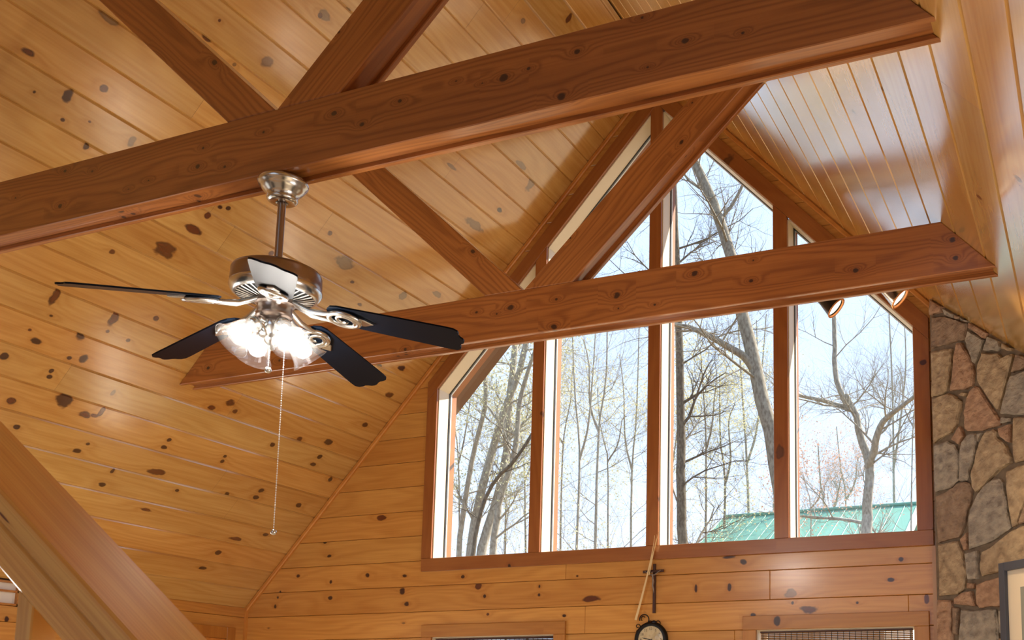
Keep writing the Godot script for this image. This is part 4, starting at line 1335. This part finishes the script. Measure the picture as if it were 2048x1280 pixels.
	mb.tube(PackedVector3Array([Vector3(0.0, -0.018, 0.031), Vector3(0.001, -0.035, 0.032), Vector3(0.003, -0.055, 0.032), Vector3(0.004, -0.068, 0.032), Vector3(0.001, -0.09, 0.034), Vector3(0.004, -0.108, 0.030), Vector3(0.006, -0.13, 0.026), Vector3(0.008, -0.14, 0.028)]), PackedFloat32Array([0.006, 0.008, 0.0065, 0.0085, 0.006, 0.0048, 0.0036, 0.002]), 10)
	mb.ball(Vector3(-0.003, -0.008, 0.034), Vector3(0.006, 0.0078, 0.0068), 14, 10)
	obj("figure", mb, M.pewter, t)
	# dried palm strips tucked behind the crossbar
	t = thing("palm_strip", "dried pale palm strips leaning across the crucifix up to the window sill", "palm frond", Vector3.ZERO)
	for k in 3:
		mb = MB.new()
		var a: Vector3 = [Vector3(-0.104, 2.17, 0.030), Vector3(-0.05, 2.36, 0.036), Vector3(-0.01, 2.45, 0.042)][k]
		var b: Vector3 = [Vector3(0.008, 2.53, 0.042), Vector3(0.028, 2.62, 0.046), Vector3(0.035, 2.64, 0.05)][k]
		var c: Vector3 = [Vector3(0.03, 2.70, 0.05), Vector3(0.068, 2.74, 0.06), Vector3(0.055, 2.70, 0.075)][k]
		var w: float = [0.008, 0.005, 0.0035][k]
		var prev := []
		for q in 13:
			var s := q / 12.0
			var p := a.lerp(b, s).lerp(b.lerp(c, s), s)
			var hw := w * (1.0 - 0.8 * s)
			var side := Vector3(hw, -hw * 0.35, 0.001)
			var now := [p - side, p + side]
			if q:
				mb.quad(prev[0], prev[1], now[1], now[0], Vector3.BACK)
				mb.quad(prev[0] - Vector3(0, 0, 0.0008), prev[1] - Vector3(0, 0, 0.0008), now[1] - Vector3(0, 0, 0.0008), now[0] - Vector3(0, 0, 0.0008), Vector3.FORWARD)
			prev = now
		obj("strip", mb, M.straw, t)
	# bamboo blinds in the lower windows
	for k in 2:
		var x0: float = LOWER[k][0] + 0.012
		var x1: float = LOWER[k][1] - 0.012
		var y1: float = LOWER[k][3] - 0.004
		t = thing("bamboo_blind", ["dark bamboo roller blind in the window near the door wall", "tan bamboo roller blind with black cords in the window near the chimney"][k], "blind", Vector3.ZERO, "blinds in the lower windows")
		mb = MB.new()
		for q in 58:
			var y := y1 - 0.011 - q * 0.0105
			mb.tube(PackedVector3Array([Vector3(x0, y, -0.03), Vector3(x1, y, -0.03)]), PackedFloat32Array([0.0046]), 6)
		obj("bamboo_weave", mb, M.bamboo_dark if k == 0 else M.bamboo, t)
		mb = MB.new()
		mb.box(Vector3(x0, y1 - 0.0095, -0.05), Vector3(x1, y1, -0.015))
		obj("head_rail", mb, M.darkwood, t)
		mb = MB.new()
		var n := 26
		for q in n:
			var x := lerpf(x0 + 0.015, x1 - 0.015, q / (n - 1.0))
			mb.tube(PackedVector3Array([Vector3(x, y1 - 0.006, -0.0235), Vector3(x, y1 - 0.62, -0.0235)]), PackedFloat32Array([0.0016]), 5)
		obj("cord", mb, M.ink, t)
	# framed picture on the chimney
	var e := Vector3(1, 0, 1).normalized()
	var nz := Vector3(-1, 0, 1).normalized()
	var o := Vector3(1.785, 0, 0.112) + nz * 0.05
	t = thing("framed_picture", "picture in a flat slate-blue frame with a cream mat hung on the chimney", "picture", Vector3.ZERO)
	var a0 := 0.59
	var y1 := 2.35
	var fw := 0.042
	for b in [[a0, y1 - 0.9, a0 + fw, y1], [a0 + fw + 0.0004, y1 - fw, a0 + 0.75, y1], [a0 + fw + 0.0004, y1 - 0.9, a0 + 0.75, y1 - 0.9 + fw], [a0 + 0.7504, y1 - 0.9, a0 + 0.7504 + fw, y1]]:
		mb = MB.new()
		mb.prism(rect(b[0], b[1], b[2], b[3]), o, e, Vector3.UP, nz, -0.02, 0.025, Transform2D.IDENTITY, 0.002)
		obj("frame_bar", mb, M.slate, t)
	mb = MB.new()
	mb.prism(rect(a0 + fw, y1 - 0.9 + fw, a0 + 0.75, y1 - fw), o, e, Vector3.UP, nz, -0.018, 0.003)
	obj("mat_board", mb, M.matboard, t)
	mb = MB.new()
	mb.prism(rect(a0 + fw + 0.09, y1 - 0.9 + fw + 0.09, a0 + 0.66, y1 - fw - 0.09), o, e, Vector3.UP, nz, 0.0031, 0.0036)
	obj("print", mb, M.print, t)


# ---------------------------------------------------------------- outside
func limb(mb: MB, buds: Array, from: Vector3, dir: Vector3, length: float, rad: float, level: int, rng: RandomNumberGenerator, lift: float) -> void:
	var n := 5 if level < 2 else (4 if level == 2 else 3)
	var p := from
	var d := dir
	var pts := PackedVector3Array([p])
	var rr := PackedFloat32Array([rad])
	for k in n:
		var bend := 0.24 if level < 2 else 0.42
		d = (d + Vector3(rng.randf_range(-1, 1), rng.randf_range(-1, 1) + lift, rng.randf_range(-1, 1)) * bend).normalized()
		p += d * length / n
		pts.append(p)
		rr.append(rad * lerpf(1.0, 0.28, (k + 1.0) / n))
		if level < 3:
			var kids := 2 if level == 0 else (2 if level == 1 else 1)
			for q in kids:
				if rng.randf() < (0.8 if level < 2 else 0.62):
					var side := d.cross(Vector3(rng.randf_range(-1, 1), rng.randf_range(-1, 1), rng.randf_range(-1, 1))).normalized()
					var kd := (d * rng.randf_range(0.5, 1.0) + side * rng.randf_range(0.5, 1.1) + Vector3(0, lift, 0)).normalized()
					limb(mb, buds, p, kd, length * rng.randf_range(0.38, 0.66), rad * lerpf(1.0, 0.28, (k + 1.0) / n) * 0.6, level + 1, rng, lift)
	if level >= 2:
		buds.append(p)
	mb.tube(pts, rr, 5 if level < 2 else 3, false, false)


# a bare tree: trunk along given points, limbs grown from its upper part
func tree(called: String, label: String, group: String, trunks: Array, limbs: int, reach: float, seed_: int, bark: Material, bud: Material, from_share := 0.25, lift := 0.25) -> void:
	var rng := RandomNumberGenerator.new()
	rng.seed = seed_
	var t := thing(called, label, "tree", Vector3.ZERO, group)
	var br := MB.new()
	var buds := []
	for tr in trunks:
		var pts: PackedVector3Array = tr[0]
		var r0: float = tr[1]
		var r1: float = tr[2]
		# smooth the trunk line
		var cv := Curve3D.new()
		for k in pts.size():
			var tang := (pts[mini(k + 1, pts.size() - 1)] - pts[maxi(k - 1, 0)]) / 6.0
			cv.add_point(pts[k], -tang, tang)
		var full := cv.get_baked_length()
		var n := 18
		var pp := PackedVector3Array()
		var rr := PackedFloat32Array()
		for k in n + 1:
			var q := k / float(n)
			pp.append(cv.sample_baked(full * q) + Vector3(rng.randf_range(-1, 1), 0, rng.randf_range(-1, 1)) * lerpf(r0, r1, q) * 0.18)
			rr.append(lerpf(r0, r1, q))
		var mb := MB.new()
		mb.tube(pp, rr, 12)
		obj("trunk", mb, bark, t)
		for k in limbs:
			var q := lerpf(from_share, 0.99, (k + rng.randf()) / limbs)
			var p := cv.sample_baked(full * q)
			var along := (cv.sample_baked(minf(full, full * q + 0.1)) - cv.sample_baked(maxf(0, full * q - 0.1))).normalized()
			var a := rng.randf() * TAU
			var d := (Vector3(cos(a), 0, sin(a)) * rng.randf_range(0.6, 1.0) + along * rng.randf_range(0.2, 0.8)).normalized()
			limb(br, buds, p, d, reach * rng.randf_range(0.5, 1.1) * lerpf(1.0, 0.6, q), lerpf(r0, r1, q) * rng.randf_range(0.22, 0.42), 0, rng, lift)
	obj("branches", br, bark, t)
	if bud != null and buds.size():
		var fb := MB.new()
		for p in buds:
			for q in 3:
				if rng.randf() < (0.14 if bud == M.bud_red else 0.3):
					var c: Vector3 = p + Vector3(rng.randf_range(-1, 1), rng.randf_range(-1, 1), rng.randf_range(-1, 1)) * 0.1
					var u := Vector3(rng.randf_range(-1, 1), rng.randf_range(-1, 1), rng.randf_range(-1, 1)).normalized() * rng.randf_range(0.014, 0.034)
					var v := u.cross(Vector3(rng.randf_range(-1, 1), rng.randf_range(-1, 1), rng.randf_range(-1, 1))).normalized() * u.length() * 0.6
					fb.quad(c - u, c - v, c + u, c + v, Vector3.UP)
		var o := obj("young_leaves", fb, bud, t)
		o.set_meta("kind", "stuff")


func line(z: float, a: Array, zslope := 0.0) -> PackedVector3Array:
	var r := PackedVector3Array()
	for k in range(0, a.size(), 2):
		r.append(at(a[k], a[k + 1], z + zslope * k / 2.0))
	return r


func build_outside() -> void:
	var g := MB.new()
	g.box(Vector3(-90, -1.4, -120), Vector3(90, -1.2, -0.4))
	setting("ground", "leaf littered woodland ground outside the gable", "ground", g, M.ground)
	var sc := 1.0 / FOCAL
	# depth z -> metres per pixel
	var mpp := func(z: float) -> float: return (6.0 - z) * sc * 1.02
	var z := -7.0
	var m: float = mpp.call(z)
	tree("leaning_tree", "big grey leaning trunk crossing the third window light, forked limb", "", [[line(z, [1600, 1180, 1565, 1000, 1540, 860, 1517, 765, 1498, 690, 1472, 560, 1450, 470, 1420, 390, 1385, 320, 1362, 240, 1350, 150]), 19 * m, 8 * m], [line(z, [1512, 745, 1490, 715, 1450, 690, 1380, 655, 1300, 645], 0.1), 9 * m, 3 * m], [line(z, [1440, 440, 1470, 400, 1500, 330, 1505, 250], -0.1), 4 * m, 2 * m]], 9, 2.1, 41, M.bark, null, 0.35)
	z = -8.5
	m = mpp.call(z)
	tree("straight_tree", "straight dark trunk beside the middle mullion of the gable window", "", [[line(z, [1370, 1290, 1366, 1100, 1362, 900, 1357, 650, 1352, 480, 1345, 300]), 12 * m, 6 * m]], 16, 2.0, 42, M.bark_dark, null, 0.15, 0.1)
	z = -9.5
	m = mpp.call(z)
	tree("forked_tree", "pale forked tree rising past the green metal roof", "", [[line(z, [1738, 1250, 1733, 1090, 1735, 1000, 1738, 930, 1722, 880, 1712, 830, 1690, 790]), 15 * m, 6 * m], [line(z, [1738, 935, 1750, 890, 1765, 845, 1800, 815, 1840, 785], 0.15), 9 * m, 3 * m], [line(z, [1718, 860, 1708, 820, 1680, 812, 1640, 800, 1590, 790], -0.1), 7 * m, 3 * m], [line(z, [1700, 820, 1672, 760, 1670, 680, 1668, 620, 1676, 540, 1670, 440]), 6 * m, 3 * m]], 8, 1.8, 43, M.bark_pale, null, 0.2)
	z = -10.0
	m = mpp.call(z)
	tree("trunk_clump", "clump of pale trunks fanning up behind the first window light", "", [[line(z, [925, 1260, 940, 1110, 958, 1000, 985, 900, 1010, 820, 1040, 740, 1062, 640]), 13 * m, 6 * m], [line(z, [950, 1260, 962, 1110, 990, 1010, 1010, 930, 1018, 800, 1032, 680, 1040, 560], -0.1), 13 * m, 6 * m], [line(z, [985, 1260, 985, 1120, 1000, 1000, 1030, 900, 1040, 800, 1070, 700], 0.1), 10 * m, 4 * m], [line(z, [915, 1260, 918, 1100, 930, 1000, 948, 900, 972, 800, 962, 690, 965, 580], 0.2), 7 * m, 4 * m]], 9, 1.9, 44, M.bark_pale, M.bud_olive, 0.3)
	z = -7.5
	m = mpp.call(z)
	tree("slanting_sapling", "dark slanting sapling crossing the trunk clump", "", [[line(z, [930, 1240, 955, 1050, 985, 968, 1030, 920, 1075, 850, 1110, 790]), 6 * m, 3 * m]], 8, 1.2, 45, M.bark_dark, null, 0.3)
	# thinner trees further off; each has a place of its own
	var rng := RandomNumberGenerator.new()
	rng.seed = 77
	# [picture column its foot stands under, z, half width there, kind, what sets it apart]
	var spots := [
		[1152, -14.0, 5.0, 0, "slender bare tree next to the first mullion, thicker than its neighbours"],
		[1190, -15.5, 5.5, 0, "slender bare tree standing mid-way behind the second window light"],
		[1216, -18.0, 3.5, 1, "thin budding tree close beside the mid-way slender tree"],
		[1262, -19.0, 4.5, 0, "slender bare tree close to the middle mullion behind the second light"],
		[1120, -19.0, 4.0, 1, "thin budding tree tight against the first mullion"],
		[1412, -18.0, 4.5, 1, "budding tree between the straight dark trunk and the leaning trunk"],
		[1446, -23.0, 5.0, 1, "budding tree at the low end of the green roof"],
		[1500, -27.0, 5.0, 0, "slender bare tree rising behind the green roof under the leaning trunk"],
		[1622, -16.0, 3.0, 2, "thin red-budding tree close to the third mullion"],
		[1652, -25.0, 5.0, 2, "red-budding tree between the third mullion and the forked tree"],
		[1690, -29.0, 4.0, 2, "red-budding tree just behind the forked tree"],
		[1792, -28.0, 4.5, 0, "slender bare tree behind the high end of the green roof"],
		[1822, -18.0, 3.0, 0, "thin bare tree tight against the casing beside the chimney"],
		[920, -17.0, 4.0, 1, "budding tree between the outer casing and the trunk clump"],
		[1010, -21.0, 4.0, 1, "thin budding tree showing through the gaps of the trunk clump"],
		[1052, -23.0, 4.5, 1, "budding tree between the trunk clump and the first mullion"],
		[1338, -22.0, 4.0, 1, "budding tree half hidden by the middle mullion"],
		[1545, -27.0, 4.5, 0, "slender bare tree half hidden by the third mullion"]]
	for k in spots.size():
		var s: Array = spots[k]
		var kind: int = s[3]
		m = mpp.call(s[1])
		var wob := func(w: float) -> float: return rng.randf_range(-w, w)
		var top: float = [560.0, 690.0, 850.0][kind] + rng.randf_range(0, 120)
		var px: float = s[0]
		var fork := lerpf(1110.0, top, rng.randf_range(0.3, 0.6))
		var fx: float = px + wob.call(8.0)
		var sgn := 1.0 if rng.randf() < 0.5 else -1.0
		var lean := rng.randf_range(14, 34)
		var main := [line(s[1], [px + 4, 1420, px, 1150, fx, fork, fx - sgn * lean * 0.4 + wob.call(5.0), lerpf(fork, top, 0.4), fx - sgn * lean * 0.7, top]), s[2] * m * 0.85, s[2] * m * 0.25]
		var second := [line(s[1], [fx, fork + 6, fx + sgn * lean * 0.7, lerpf(fork, top, 0.2), fx + sgn * lean + wob.call(8.0), lerpf(fork, top, 0.55), fx + sgn * lean * 1.3, top + 60], 0.12), s[2] * m * 0.55, s[2] * m * 0.2]
		tree(["slender_tree", "budding_tree", "red_bud_tree"][kind], s[4], ["slender bare trees in the woods", "budding trees in the woods", "red budding trees"][kind], [main, second], 12, [2.6, 2.4, 1.8][kind], 100 + k, M.bark_pale if kind != 1 else M.bark, [null, M.bud_yellow, M.bud_red][kind], 0.14, 0.22)  # pale bark puts distance haze into the colour of these far trees
	# neighbour's green metal roof
	var h := thing("neighbour_house", "low house with a pale green standing seam metal roof among the trees", "house", Vector3.ZERO)
	var a := at(1448, 1035, -24.0)
	var b := at(1835, 1006, -24.0)
	var run := 4.2
	var drop := 2.3
	b.y = a.y + (b.y - a.y) * 0.3
	var dn := Vector3(0, -drop, run)
	var nrm := Vector3(0, run, drop).normalized()
	var n := 17
	for k in n:
		var p := a.lerp(b, float(k) / n)
		var q := a.lerp(b, float(k + 1) / n)
		var mb := MB.new()
		mb.quad(p, q, q + dn, p + dn, nrm)
		mb.quad(p - nrm * 0.05, q - nrm * 0.05, q + dn - nrm * 0.05, p + dn - nrm * 0.05, -nrm)
		obj("roof_sheet", mb, M.roof_green, h)
	for k in n + 1:
		var p := a.lerp(b, float(k) / n)
		var mb := MB.new()
		mb.tube(PackedVector3Array([p + nrm * 0.012, p + dn + nrm * 0.012]), PackedFloat32Array([0.016]), 4)
		obj("roof_seam", mb, M.roof_seam, h)
	var mb2 := MB.new()
	mb2.tube(PackedVector3Array([a + nrm * 0.02, b + nrm * 0.02]), PackedFloat32Array([0.07]), 6)
	obj("ridge_cap", mb2, M.roof_green, h)
	mb2 = MB.new()
	mb2.prism(PackedVector2Array([Vector2(0, 0), Vector2(0.16, 0), Vector2(0.16, -0.12), Vector2(0, -0.12)]), b, Vector3.RIGHT, nrm, dn.normalized(), 0.0, dn.length())
	obj("barge_board", mb2, M.white_paint, h)
	mb2 = MB.new()
	mb2.quad(a, b, b + Vector3(0, -drop, -run), a + Vector3(0, -drop, -run), Vector3(0, run, -drop).normalized())
	obj("roof_sheet", mb2, M.roof_green, h)
	mb2 = MB.new()
	mb2.box(Vector3(a.x + 0.3, -1.2, a.z - run + 0.4), Vector3(b.x - 0.3, a.y - drop, a.z + run - 0.4))
	obj("house_wall", mb2, M.white_paint, h)
	mb2 = MB.new()
	mb2.prism(PackedVector2Array([Vector2(-run + 0.4, -drop), Vector2(run - 0.4, -drop), Vector2(0, -0.1)]), Vector3(b.x - 0.3, a.y, a.z), Vector3.BACK, Vector3.UP, Vector3.RIGHT, -0.2, 0.0)
	obj("gable_wall", mb2, M.white_paint, h)
